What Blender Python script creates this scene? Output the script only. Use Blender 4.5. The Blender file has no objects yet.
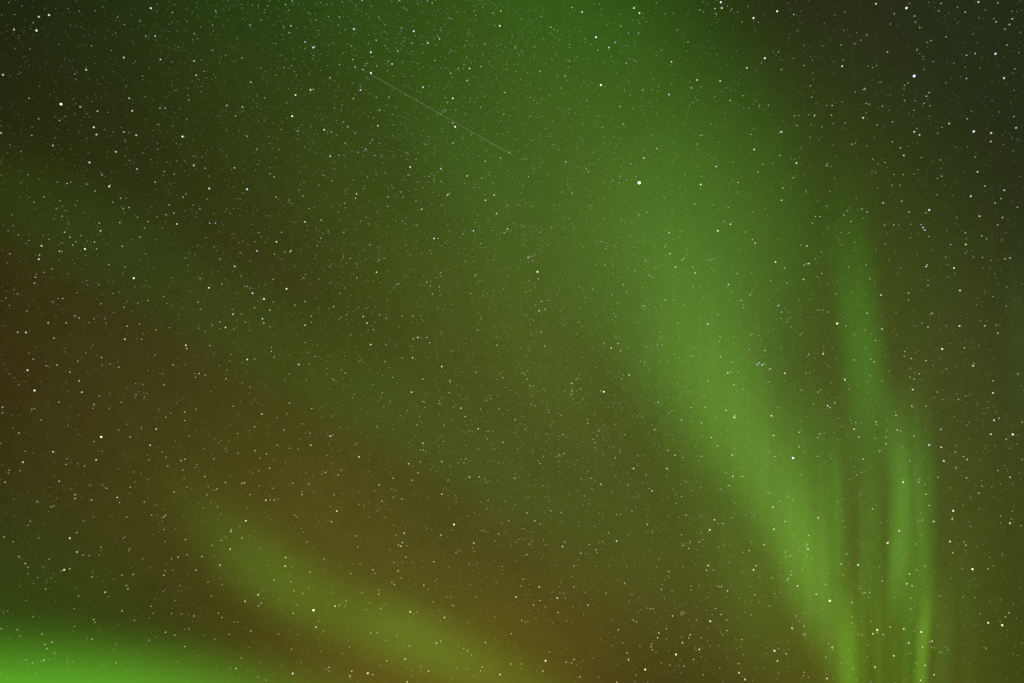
# Night sky with green aurora curtains and rays, stars and a faint meteor trail.
import bpy, math, random
from mathutils import Vector, Matrix

scene = bpy.context.scene
col = scene.collection

# ------------------------------------------------------------------ camera
PITCH = math.radians(36.0)            # camera looks up at the sky
EYE = Vector((0.0, 0.0, 1.7))
FOCAL = 24.0 / 36.0 * 1024.0          # focal length in picture widths / 1024
cam_data = bpy.data.cameras.new('camera')
cam_data.lens = 24.0
cam_data.sensor_width = 36.0
cam_data.clip_start = 0.1
cam_data.clip_end = 600000.0
cam = bpy.data.objects.new('camera', cam_data)
cam.location = EYE
cam.rotation_euler = (math.pi / 2 + PITCH, 0.0, 0.0)
col.objects.link(cam)
scene.camera = cam
CAM_ROT = Matrix.Rotation(math.pi / 2 + PITCH, 3, 'X')

# ------------------------------------------------------------------ world, exposure (night: no sun)
world = bpy.data.worlds.new('World')
scene.world = world
world.use_nodes = True
bg = world.node_tree.nodes['Background']
bg.inputs['Color'].default_value = (0.02, 0.03, 0.012, 1)
bg.inputs['Strength'].default_value = 0.05
scene.view_settings.view_transform = 'Standard'
scene.view_settings.look = 'None'
scene.view_settings.exposure = 0.0
scene.view_settings.gamma = 1.0
scene.view_settings.use_curve_mapping = False
scene.render.engine = 'CYCLES'
scene.cycles.use_denoising = False    # a denoiser would wipe out the small stars
scene.cycles.filter_width = 1.4
scene.cycles.transparent_max_bounces = 96
scene.cycles.max_bounces = 4

DOME_R = 260000.0
STAR_R = 90000.0


def sky_dir(x, y):
    """Direction in the sky of a bearing measured off the photograph."""
    v = Vector(((x - 512.0) / FOCAL, (341.5 - y) / FOCAL, -1.0))
    return (CAM_ROT @ v).normalized()


def tag(o, label=None, cat=None, group=None, kind=None):
    if label: o['label'] = label
    if cat: o['category'] = cat
    if group: o['group'] = group
    if kind: o['kind'] = kind
    return o


class Tree:
    """small helper to wire shader nodes"""
    def __init__(self, name):
        self.mat = bpy.data.materials.new(name)
        self.mat.use_nodes = True
        self.nt = self.mat.node_tree
        self.nt.nodes.clear()

    def n(self, kind, **kw):
        nd = self.nt.nodes.new(kind)
        for k, v in kw.items(): setattr(nd, k, v)
        return nd

    def put(self, sock, v):
        if hasattr(v, 'is_linked'): self.nt.links.new(v, sock)
        else: sock.default_value = v

    def math(self, op, a, b=None, c=None, clamp=False):
        nd = self.n('ShaderNodeMath', operation=op, use_clamp=clamp)
        for i, v in enumerate((a, b, c)):
            if v is not None: self.put(nd.inputs[i], v)
        return nd.outputs[0]

    def vec(self, op, a, b=None, scale=None):
        nd = self.n('ShaderNodeVectorMath', operation=op)
        self.put(nd.inputs[0], a)
        if b is not None: self.put(nd.inputs[1], b)
        if scale is not None: self.put(nd.inputs['Scale'], scale)
        return nd.outputs['Value'] if op == 'DOT_PRODUCT' else nd.outputs['Vector']

    def out(self, shader):
        o = self.n('ShaderNodeOutputMaterial')
        self.nt.links.new(shader, o.inputs['Surface'])
        return self.mat


# ------------------------------------------------------------------ the sky dome
AIRGLOW = [
    (-0.5855, 0.411, -0.6988, 0.0, 0.00595, 0.00158),
    (-0.3724, 0.4705, -0.8, 0.00124, 0.01852, 0.00093),
    (-0.2341, 0.4929, -0.838, 0.0, 0.01249, 0.0014),
    (-0.08, 0.5053, -0.8592, 0.00145, 0.0, 5e-05),
    (0.08, 0.5053, -0.8592, 0.00355, 0.03691, 0.00156),
    (0.2341, 0.4929, -0.838, 0.00216, 0.0, 0.0),
    (0.3724, 0.4705, -0.8, 0.01192, 0.0009, 0.0032),
    (0.4898, 0.442, -0.7515, 0.00133, 0.01605, 0.0015),
    (0.5855, 0.411, -0.6988, 0.00138, 4e-05, 0.00312),
    (-0.6113, 0.3065, -0.7296, 0.0, 0.0, 0.00124),
    (-0.515, 0.332, -0.7903, 0.00399, 0.0, 0.0),
    (-0.3944, 0.3559, -0.8472, 0.00704, 0.0, 0.00201),
    (-0.2494, 0.3751, -0.8928, 0.00886, 0.01673, 0.001),
    (-0.0855, 0.3859, -0.9186, 0.00858, 0.0, 0.0),
    (0.0855, 0.3859, -0.9186, 0.0, 0.00928, 0.0),
    (0.3944, 0.3559, -0.8472, 0.0, 0.0, 0.00185),
    (0.6113, 0.3065, -0.7296, 0.00567, 0.00817, 4e-05),
    (-0.6306, 0.1897, -0.7526, 0.00821, 0.00211, 0.0),
    (-0.5342, 0.2066, -0.8197, 6e-05, 0.00961, 0.0),
    (-0.4114, 0.2228, -0.8838, 0.0, 0.0, 0.00076),
    (-0.2614, 0.2359, -0.936, 0.00927, 0.0231, 0.00193),
    (-0.0899, 0.2434, -0.9657, 0.00351, 0.01687, 0.00248),
    (0.0899, 0.2434, -0.9657, 0.01993, 0.01717, 0.00363),
    (0.2614, 0.2359, -0.936, 0.00753, 0.03919, 0.0),
    (0.4114, 0.2228, -0.8838, 0.01033, 0.0, 0.00131),
    (0.5342, 0.2066, -0.8197, 0.00182, 0.0, 0.00092),
    (0.6306, 0.1897, -0.7526, 3e-05, 0.00406, 0.00276),
    (-0.6409, 0.0643, -0.7649, 0.01445, 0.0, 0.00142),
    (-0.5446, 0.0702, -0.8357, 0.0, 0.01538, 0.00136),
    (-0.4208, 0.076, -0.904, 0.00825, 0.0, 0.00143),
    (-0.2681, 0.0807, -0.96, 0.01156, 0.00045, 0.0),
    (-0.0924, 0.0834, -0.9922, 0.02421, 0.04817, 0.00528),
    (0.0924, 0.0834, -0.9922, 0.0118, 0.01747, 0.00061),
    (0.2681, 0.0807, -0.96, 0.01407, 0.0255, 0.00724),
    (0.4208, 0.076, -0.904, 0.01328, 0.0463, 0.0005),
    (0.5446, 0.0702, -0.8357, 0.00512, 0.0, 0.00136),
    (0.6409, 0.0643, -0.7649, 0.00036, 0.0, 0.00084),
    (-0.6409, -0.0643, -0.7649, 0.0002, 0.0, 0.00058),
    (-0.5446, -0.0702, -0.8357, 0.01176, 1e-05, 0.00116),
    (-0.4208, -0.076, -0.904, 0.01456, 0.02118, 0.00215),
    (-0.2681, -0.0807, -0.96, 0.0, 0.00784, 0.00142),
    (-0.0924, -0.0834, -0.9922, 0.01316, 0.00073, 0.0),
    (0.0924, -0.0834, -0.9922, 0.0344, 0.05446, 0.00645),
    (0.2681, -0.0807, -0.96, 0.0039, 0.0, 0.00069),
    (0.4208, -0.076, -0.904, 0.01449, 0.00036, 0.00193),
    (0.5446, -0.0702, -0.8357, 0.0149, 0.01367, 0.00334),
    (0.6409, -0.0643, -0.7649, 0.00654, 0.01542, 0.00258),
    (-0.6306, -0.1897, -0.7526, 0.0, 0.00516, 0.00017),
    (-0.5342, -0.2066, -0.8197, 0.01784, 0.01378, 0.00113),
    (-0.4114, -0.2228, -0.8838, 0.00369, 0.00026, 0.0),
    (-0.2614, -0.2359, -0.936, 0.04827, 0.03333, 0.00389),
    (-0.0899, -0.2434, -0.9657, 0.00456, 0.00773, 0.00371),
    (0.0899, -0.2434, -0.9657, 0.01058, 1e-05, 0.0024),
    (0.2614, -0.2359, -0.936, 0.01622, 0.02531, 0.0),
    (0.4114, -0.2228, -0.8838, 0.01683, 0.05177, 0.00651),
    (0.5342, -0.2066, -0.8197, 0.0, 0.0, 0.00097),
    (0.6306, -0.1897, -0.7526, 0.01264, 0.01038, 0.0),
    (-0.6113, -0.3065, -0.7296, 0.0, 0.0, 0.00315),
    (-0.3944, -0.3559, -0.8472, 0.00052, 0.0, 0.00199),
    (-0.2494, -0.3751, -0.8928, 0.01728, 0.02909, 0.0),
    (-0.0855, -0.3859, -0.9186, 0.0, 0.00687, 0.0002),
    (0.0855, -0.3859, -0.9186, 0.03726, 0.02785, 0.00098),
    (0.2494, -0.3751, -0.8928, 0.0, 0.0, 0.00543),
    (0.3944, -0.3559, -0.8472, 0.04414, 0.04618, 0.00081),
    (-0.5855, -0.411, -0.6988, 0.0162, 0.06252, 0.0),
    (-0.2341, -0.4929, -0.838, 0.02039, 0.0, 0.00247),
    (-0.08, -0.5053, -0.8592, 0.08624, 0.07002, 0.00563),
    (0.08, -0.5053, -0.8592, 0.00356, 0.0, 0.0),
    (0.3724, -0.4705, -0.8, 0.01203, 0.0, 0.0),
    (0.4898, -0.442, -0.7515, 0.02784, 0.03752, 0.00195),
    (0.5855, -0.411, -0.6988, 0.0, 0.0, 0.00336)]


def world_dir(t):
    g = t.n('ShaderNodeNewGeometry')
    return t.vec('NORMALIZE', g.outputs['Position'])


def airglow_material():
    """Night airglow: faint glowing patches of the upper air, each a soft round lobe in the sky."""
    t = Tree('airglow')
    d = world_dir(t)
    total = None
    for cx, cy, cz, r, g, b in AIRGLOW:
        c = CAM_ROT @ Vector((cx, cy, cz))
        dot = t.vec('DOT_PRODUCT', d, tuple(c))
        e = t.math('EXPONENT', t.math('MULTIPLY_ADD', dot, KAPPA, -KAPPA))
        w = t.vec('SCALE', (r, g, b), scale=e)
        total = w if total is None else t.vec('ADD', total, w)
    base = t.vec('ADD', total, (0.002, 0.002, 0.0006))
    nz = t.n('ShaderNodeTexNoise')
    t.put(nz.inputs['Vector'], d)
    nz.inputs['Scale'].default_value = 7.0
    nz.inputs['Detail'].default_value = 3.0
    f1 = t.math('MULTIPLY_ADD', nz.outputs['Fac'], 0.14, 0.93)
    base = t.vec('SCALE', base, scale=f1)
    n2 = t.n('ShaderNodeTexNoise')                                # fine random mottling that gives the glow some grain
    t.put(n2.inputs['Vector'], d)
    n2.inputs['Scale'].default_value = 55.0
    n2.inputs['Detail'].default_value = 6.0
    n2.inputs['Roughness'].default_value = 0.75
    base = t.vec('SCALE', base, scale=t.math('MULTIPLY_ADD', n2.outputs['Fac'], 0.30, 0.85))
    em = t.n('ShaderNodeEmission')
    t.put(em.inputs['Color'], base)
    return t.out(em.outputs[0])


KAPPA = 1.0 / 0.135 ** 2


def mesh_obj(name, verts, faces, mat, smooth=True):
    me = bpy.data.meshes.new(name)
    me.from_pydata(verts, [], faces)
    me.update()
    if smooth: me.polygons.foreach_set('use_smooth', [True] * len(me.polygons))
    if mat: me.materials.append(mat)
    o = bpy.data.objects.new(name, me)
    col.objects.link(o)
    return o


def build_sky():
    nu, nv = 96, 40
    verts, faces = [], []
    for j in range(nv):
        el = math.radians(-12 + 102 * j / nv)
        for i in range(nu):
            a = 2 * math.pi * i / nu
            verts.append((DOME_R * math.cos(el) * math.cos(a), DOME_R * math.cos(el) * math.sin(a), DOME_R * math.sin(el)))
    verts.append((0, 0, DOME_R))
    for j in range(nv - 1):
        for i in range(nu):
            k = (i + 1) % nu
            faces.append((j * nu + i, (j + 1) * nu + i, (j + 1) * nu + k, j * nu + k))
    top = (nv - 1) * nu
    for i in range(nu):
        faces.append((top + i, nu * nv, top + (i + 1) % nu))
    tag(mesh_obj('sky', verts, faces, airglow_material()), kind='structure')


def build_ground():
    """Dark snowy plain under the sky; the camera looks above it."""
    t = Tree('snow_at_night')
    nz = t.n('ShaderNodeTexNoise')
    nz.inputs['Scale'].default_value = 0.4
    nz.inputs['Detail'].default_value = 8.0
    g = t.n('ShaderNodeNewGeometry')
    t.put(nz.inputs['Vector'], g.outputs['Position'])
    mix = t.n('ShaderNodeMix', data_type='RGBA')
    t.put(mix.inputs[0], nz.outputs['Fac'])
    mix.inputs[6].default_value = (0.35, 0.37, 0.4, 1)
    mix.inputs[7].default_value = (0.65, 0.67, 0.7, 1)
    p = t.n('ShaderNodeBsdfPrincipled')
    t.put(p.inputs['Base Color'], mix.outputs[2])
    p.inputs['Roughness'].default_value = 0.8
    mat = t.out(p.outputs[0])
    rng = random.Random(3)
    verts, faces = [(0, 0, 0)], []
    radii = [2, 5, 12, 30, 80, 200, 600, 2000, 8000, 30000, 100000, 240000]
    n = 48
    for r in radii:
        for i in range(n):
            a = 2 * math.pi * i / n
            h = rng.uniform(-1, 1) * min(r * 0.004, 6.0)
            verts.append((r * math.cos(a), r * math.sin(a), h - 0.02))
    for i in range(n): faces.append((0, 1 + i, 1 + (i + 1) % n))
    for j in range(len(radii) - 1):
        for i in range(n):
            k = (i + 1) % n
            faces.append((1 + j * n + i, 1 + (j + 1) * n + i, 1 + (j + 1) * n + k, 1 + j * n + k))
    tag(mesh_obj('ground', verts, faces, mat), kind='structure')


# ------------------------------------------------------------------ the aurora
# every sheet of aurora: the run of its centre line over the sky (bearing), its reach to
# either side and its glow along the run; then the colour of its light
PATHS = {
    'main': ([(600, 170, 100, 90, 0), (655, 240, 95, 100, 0.18), (680, 300, 100, 100, 0.4), (701, 355, 98, 96, 0.76), (727, 405, 90, 84, 0.92), (754, 455, 76, 70, 1), (776, 500, 58, 60, 1), (796, 545, 52, 52, 1.05), (811, 585, 48, 46, 1), (824, 615, 46, 42, 0.85), (836, 645, 42, 32, 0.6), (846, 683, 34, 22, 0.4), (852, 740, 34, 22, 0.3)],
        (0.0422, 0.133, 0.0119)),
    'inner': ([(800, 380, 44, 44, 0), (814, 440, 48, 48, 0.5), (824, 490, 52, 34, 0.85), (828, 540, 48, 28, 1), (833, 580, 42, 28, 0.6), (840, 620, 34, 26, 0)],
        (0.0133, 0.0723, 0.0043)),
    'ray1': ([(843, 140, 34, 30, 0), (848, 200, 34, 32, 0.12), (852, 250, 34, 32, 0.38), (857, 300, 34, 31, 0.7), (863, 350, 34, 31, 0.95), (868, 400, 36, 31, 0.85), (871, 450, 34, 29, 0.55), (872, 500, 28, 25, 0.3), (872, 560, 22, 20, 0)],
        (0.0145, 0.0892, 0.0048)),
    'ray2': ([(868, 450, 14, 14, 0), (870, 495, 16, 16, 0.6), (870, 545, 17, 16, 1), (868, 585, 16, 15, 0.7), (868, 630, 14, 14, 0)],
        (0.0064, 0.0324, 0.003)),
    'ray3': ([(893, 380, 18, 16, 0), (897, 440, 18, 16, 0.5), (900, 480, 16, 15, 0.85), (899, 520, 14, 16, 1), (897, 560, 13, 15, 1), (895, 595, 12, 13, 0.5), (894, 630, 10, 10, 0)],
        (0.026, 0.092, 0.01)),
    'ray4': ([(906, 370, 40, 26, 0), (912, 430, 40, 28, 0.5), (918, 480, 40, 23, 0.95), (921, 540, 40, 19, 1), (922, 590, 36, 19, 0.8), (924, 630, 28, 17, 0.3), (926, 660, 20, 14, 0)],
        (0.0231, 0.0949, 0.0071)),
    'ray5': ([(928, 585, 9, 9, 0), (926, 610, 10, 10, 0.5), (923, 640, 10, 10, 1), (921, 683, 10, 10, 1), (919, 740, 10, 10, 1)],
        (0.0549, 0.1343, 0.0107)),
    'ray6': ([(944, 560, 18, 14, 0), (945, 620, 18, 15, 0.6), (944, 683, 18, 15, 0.5), (943, 740, 18, 15, 0.4)],
        (0.0135, 0.0474, 0.0055)),
    'arc': ([(-220, 728, 60, 140, 1.1), (-80, 729, 60, 138, 1.08), (0, 730, 60, 136, 1.06), (80, 731, 60, 133, 1.04), (150, 734, 60, 128, 0.98), (215, 741, 55, 124, 0.8), (285, 752, 50, 118, 0.48), (360, 768, 45, 112, 0.18), (420, 782, 40, 108, 0)],
        (0.1064, 0.4348, 0.0189)),
    'streak': ([(150, 465, 56, 56, 0), (207, 520, 58, 62, 0.3), (252, 560, 60, 64, 0.72), (300, 592, 60, 62, 0.8), (350, 616, 58, 60, 0.68), (400, 633, 56, 58, 0.95), (442, 652, 54, 54, 0.85), (490, 674, 52, 52, 0.62), (540, 698, 50, 50, 0.45), (620, 735, 50, 50, 0)],
        (0.0265, 0.0883, 0.005)),
    'fold': ([(846, 580, 18, 16, 0), (848, 615, 20, 17, 0.6), (850, 645, 20, 16, 1), (851, 683, 20, 17, 1), (852, 740, 20, 17, 0.9)],
        (0.0295, 0.0951, 0.0025)),
    'base': ([(885, 520, 50, 50, 0), (888, 580, 55, 58, 0.6), (892, 630, 60, 66, 1), (892, 683, 62, 70, 1), (892, 750, 62, 70, 1)],
        (0.0002, 0.0425, 0.0013)),
    'thin1': ([(832, 420, 8, 8, 0), (836, 470, 8, 8, 0.8), (838, 540, 8, 8, 1), (840, 600, 7, 7, 0)],
        (0.008, 0.03, 0.003)),
    'thin2': ([(879, 560, 5, 5, 0), (879, 610, 6, 5, 0.9), (880, 683, 6, 5, 1), (880, 740, 6, 5, 1)],
        (0.006, 0.022, 0.002)),
    'thin3': ([(906, 585, 5, 5, 0), (906, 630, 5, 6, 0.8), (905, 683, 6, 6, 1), (905, 740, 6, 6, 1)],
        (0.005, 0.018, 0.002)),
    'thin4': ([(962, 540, 12, 14, 0), (966, 610, 12, 14, 0.9), (968, 683, 13, 15, 1), (968, 740, 13, 15, 1)],
        (0.002, 0.012, 0.001)),
    'thin5': ([(1016, 230, 16, 18, 0), (1018, 310, 17, 19, 1), (1020, 370, 17, 19, 0.9), (1021, 440, 15, 16, 0)],
        (0.001, 0.012, 0.003)),
    'thin6': ([(861, 470, 5, 6, 0), (862, 540, 5, 6, 0.7), (863, 620, 5, 6, 1), (866, 683, 6, 7, 0.8), (866, 740, 6, 7, 0.8)],
        (0.006, 0.024, 0.002)),
    'lane': ([(300, -40, 60, 60, 0), (400, 70, 60, 60, 0.5), (470, 180, 60, 60, 0.8), (505, 270, 56, 56, 0.9), (538, 360, 54, 54, 1), (585, 440, 50, 50, 0.8), (650, 540, 46, 46, 0.4), (690, 600, 40, 40, 0)],
        (0.004, 0.013, 0.0015)),
    'veil': ([(550, 250, 50, 50, 0), (610, 335, 54, 56, 0.5), (660, 412, 54, 62, 0.8), (702, 485, 54, 62, 1), (733, 550, 50, 58, 1), (752, 610, 44, 48, 0.6), (768, 680, 40, 40, 0)],
        (0.006, 0.026, 0.002)),
    'broad': ([(440, -120, 230, 230, 0.6), (520, 0, 220, 220, 0.75), (590, 100, 210, 220, 0.9), (650, 190, 190, 205, 1.05), (705, 280, 160, 150, 1.05), (745, 360, 130, 105, 0.8), (785, 450, 100, 85, 0.45), (820, 550, 70, 60, 0)],
        (0.018, 0.06, 0.006)),
    'faint': ([(-120, 150, 70, 70, 0.4), (50, 215, 70, 70, 0.5), (150, 265, 70, 70, 0.5), (250, 330, 70, 70, 0.6), (340, 380, 75, 75, 0.7), (430, 430, 75, 75, 0.65), (520, 490, 75, 75, 0.6), (600, 550, 70, 70, 0.5), (690, 620, 60, 60, 0)],
        (0.0, 0.0286, 0.0018))}


FIELD_Z = sky_dir(700, -3600)
FIELD_X = FIELD_Z.cross(sky_dir(850, 500)).normalized()
FIELD_Y = FIELD_X.cross(FIELD_Z)


def aurora_material(name, color, stripe, patch, seed, power):
    """Light given off by excited air: strongest in the middle of the sheet, thinning out to
    nothing at its rims, with fine rays along the field lines and softer patches."""
    t = Tree(name)
    a = t.n('ShaderNodeAttribute', attribute_name='across')
    g = t.n('ShaderNodeAttribute', attribute_name='glow')
    u = a.outputs['Fac']
    q = t.math('SUBTRACT', 1.0, t.math('MULTIPLY', u, u), clamp=True)
    prof = t.math('POWER', q, float(power))
    glow = t.math('MULTIPLY', prof, g.outputs['Fac'])
    d = world_dir(t)
    s = t.n('ShaderNodeSeparateXYZ')
    t.put(s.inputs[0], d)
    # the rays follow the field lines, which all run towards one far point high overhead
    az = t.math('ARCTAN2', t.vec('DOT_PRODUCT', d, tuple(FIELD_X)), t.vec('DOT_PRODUCT', d, tuple(FIELD_Y)))
    if stripe:
        cb = t.n('ShaderNodeCombineXYZ')
        t.put(cb.inputs[0], t.math('MULTIPLY', az, 62.0))
        t.put(cb.inputs[1], t.math('MULTIPLY', s.outputs[2], 2.4))
        cb.inputs[2].default_value = seed
        nz = t.n('ShaderNodeTexNoise')
        t.put(nz.inputs['Vector'], cb.outputs[0])
        nz.inputs['Scale'].default_value = 1.0
        nz.inputs['Detail'].default_value = 4.0
        nz.inputs['Roughness'].default_value = 0.62
        f = t.math('MULTIPLY_ADD', nz.outputs['Fac'], 2 * stripe, 1.0 - stripe)
        glow = t.math('MULTIPLY', glow, t.math('MAXIMUM', f, 0.0))
    if patch:
        n2 = t.n('ShaderNodeTexNoise')
        t.put(n2.inputs['Vector'], t.vec('ADD', d, (seed, seed * 2, 0)))
        n2.inputs['Scale'].default_value = 5.0
        n2.inputs['Detail'].default_value = 2.0
        f = t.math('MULTIPLY_ADD', n2.outputs['Fac'], 2 * patch, 1.0 - patch)
        glow = t.math('MULTIPLY', glow, t.math('MAXIMUM', f, 0.0))
    em = t.n('ShaderNodeEmission')
    em.inputs['Color'].default_value = (*color, 1)
    t.put(em.inputs['Strength'], t.math('MULTIPLY', glow, 0.5))   # the near and the far wall each give half
    tr = t.n('ShaderNodeBsdfTransparent')
    ad = t.n('ShaderNodeAddShader')
    t.nt.links.new(em.outputs[0], ad.inputs[0])
    t.nt.links.new(tr.outputs[0], ad.inputs[1])
    return t.out(ad.outputs[0])


def catmull(P, n):
    Q = [[2 * a - b for a, b in zip(P[0], P[1])]] + [list(p) for p in P] + [[2 * a - b for a, b in zip(P[-1], P[-2])]]
    out = []
    for i in range(1, len(Q) - 2):
        for k in range(n):
            t = k / n
            out.append([.5 * (2 * b + (c - a) * t + (2 * a - 5 * b + 4 * c - d) * t * t + (3 * b - a - 3 * c + d) * t ** 3)
                        for a, b, c, d in zip(*Q[i - 1:i + 3])])
    out.append(list(P[-1]))
    return out


def aurora(key, name, label, cat, dist, stripe=0.0, patch=0.0, seed=0.0, thick=0.03, group=None, power=2):
    path, color = PATHS[key]
    P = catmull(path, 8)
    m, nc = len(P), 24
    rows = []
    for i, p in enumerate(P):
        a, b = P[max(i - 1, 0)], P[min(i + 1, m - 1)]
        dx, dy = b[0] - a[0], b[1] - a[1]
        L = math.hypot(dx, dy) or 1
        rows.append((p, -dy / L, dx / L))
    verts, across, glow, faces = [], [], [], []
    ring = 2 * nc
    for i, (p, nx, ny) in enumerate(rows):
        dd = dist * (1.0 + 0.05 * math.sin(i * 0.21 + seed))      # the sheet meanders nearer and farther
        for j in range(ring):
            th = 2 * math.pi * j / ring
            u = math.cos(th)
            w = p[2] if u > 0 else p[3]
            v = sky_dir(p[0] + nx * u * w, p[1] + ny * u * w)
            verts.append(tuple(EYE + v * dd * (1.0 + thick * math.sin(th))))
            across.append(u)
            glow.append(max(p[4], 0.0))
    for i in range(m - 1):
        for j in range(ring):
            k = (j + 1) % ring
            faces.append((i * ring + j, i * ring + k, (i + 1) * ring + k, (i + 1) * ring + j))
    o = mesh_obj(name, verts, faces, aurora_material(name, color, stripe, patch, seed, power))
    me = o.data
    A = me.attributes.new('across', 'FLOAT', 'POINT'); A.data.foreach_set('value', across)
    G = me.attributes.new('glow', 'FLOAT', 'POINT'); G.data.foreach_set('value', glow)
    return tag(o, label, cat, group)


def build_aurora():
    aurora('broad', 'aurora_band', 'broad soft green aurora band sweeping down from top centre to the right',
           'aurora', 200000, 0.0, 0.18, 3.1)
    aurora('faint', 'aurora_band', 'very faint olive green aurora band slanting down across the left half',
           'aurora', 180000, 0.0, 0.25, 7.7)
    aurora('arc', 'aurora_arc', 'vivid bright green aurora arc low in the bottom left corner',
           'aurora', 165000, 0.0, 0.08, 1.3, power=3)
    aurora('streak', 'aurora_band', 'short yellow green aurora streak slanting above the vivid bottom left arc',
           'aurora', 155000, 0.06, 0.12, 5.2, power=3)
    aurora('main', 'aurora_curtain', 'long bright green aurora curtain slanting down to the lower right',
           'aurora', 140000, 0.45, 0.08, 2.0, power=3)
    aurora('inner', 'aurora_curtain', 'dimmer green aurora fold hugging the right side of the long bright curtain',
           'aurora', 134000, 0.95, 0.0, 4.0)
    aurora('fold', 'aurora_curtain', 'narrow upright foot of the bright green curtain at the bottom edge',
           'aurora', 131000, 0.55, 0.0, 14.0)
    aurora('base', 'aurora_band', 'hazy green aurora glow filling the gap between the lowest rays at the bottom right',
           'aurora', 147000, 1.3, 0.0, 15.0)
    g = 'upright aurora rays on the right'
    aurora('ray1', 'aurora_ray', 'tall broad soft green ray, highest of the upright aurora rays', 'aurora', 128000, 0.25, 0.0, 6.0, group=g)
    aurora('ray2', 'aurora_ray', 'dim short green ray between the bright curtain and the sharper rays', 'aurora', 124000, 0.4, 0.0, 8.0, group=g)
    aurora('ray3', 'aurora_ray', 'narrow bright green ray left of the wide sharp edged ray', 'aurora', 120000, 0.35, 0.0, 9.0, group=g)
    aurora('ray4', 'aurora_ray', 'wide green ray with a sharp right edge against the dark sky', 'aurora', 117000, 0.75, 0.0, 10.0, group=g)
    aurora('ray5', 'aurora_ray', 'thinnest and brightest green ray standing at the bottom edge', 'aurora', 114000, 0.1, 0.0, 11.0, group=g)
    aurora('ray6', 'aurora_ray', 'faint rightmost green ray low beside the dark olive sky', 'aurora', 111000, 0.4, 0.0, 12.0, group=g)
    aurora('thin1', 'aurora_ray', 'slender soft green ray just right of the bright curtain at mid height', 'aurora', 126000, 0.3, 0.0, 16.0, group=g)
    aurora('thin2', 'aurora_ray', 'hair thin green ray at the bottom edge, right of the orange white star', 'aurora', 118500, 0.2, 0.0, 17.0, group=g)
    aurora('thin3', 'aurora_ray', 'hair thin green ray at the bottom edge, left of the thinnest bright ray', 'aurora', 115500, 0.2, 0.0, 18.0, group=g)
    aurora('thin4', 'aurora_ray', 'barely visible ray low in the olive sky, right of all the brighter rays', 'aurora', 109000, 0.3, 0.0, 19.0, group=g)
    aurora('thin5', 'aurora_ray', 'barely visible bluish green ray at the right edge, halfway down', 'aurora', 107000, 0.2, 0.0, 20.0, group=g)
    aurora('thin6', 'aurora_ray', 'hair thin dim ray beside the foot of the bright curtain', 'aurora', 122500, 0.2, 0.0, 21.0, group=g)
    aurora('veil', 'aurora_band', 'thin green aurora veil fading out along the left side of the bright curtain',
           'aurora', 151000, 0.6, 0.1, 24.0)
    aurora('lane', 'aurora_band', 'faint green aurora lane slanting down through the centre, left of the bright curtain',
           'aurora', 172000, 0.0, 0.35, 22.0)


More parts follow.
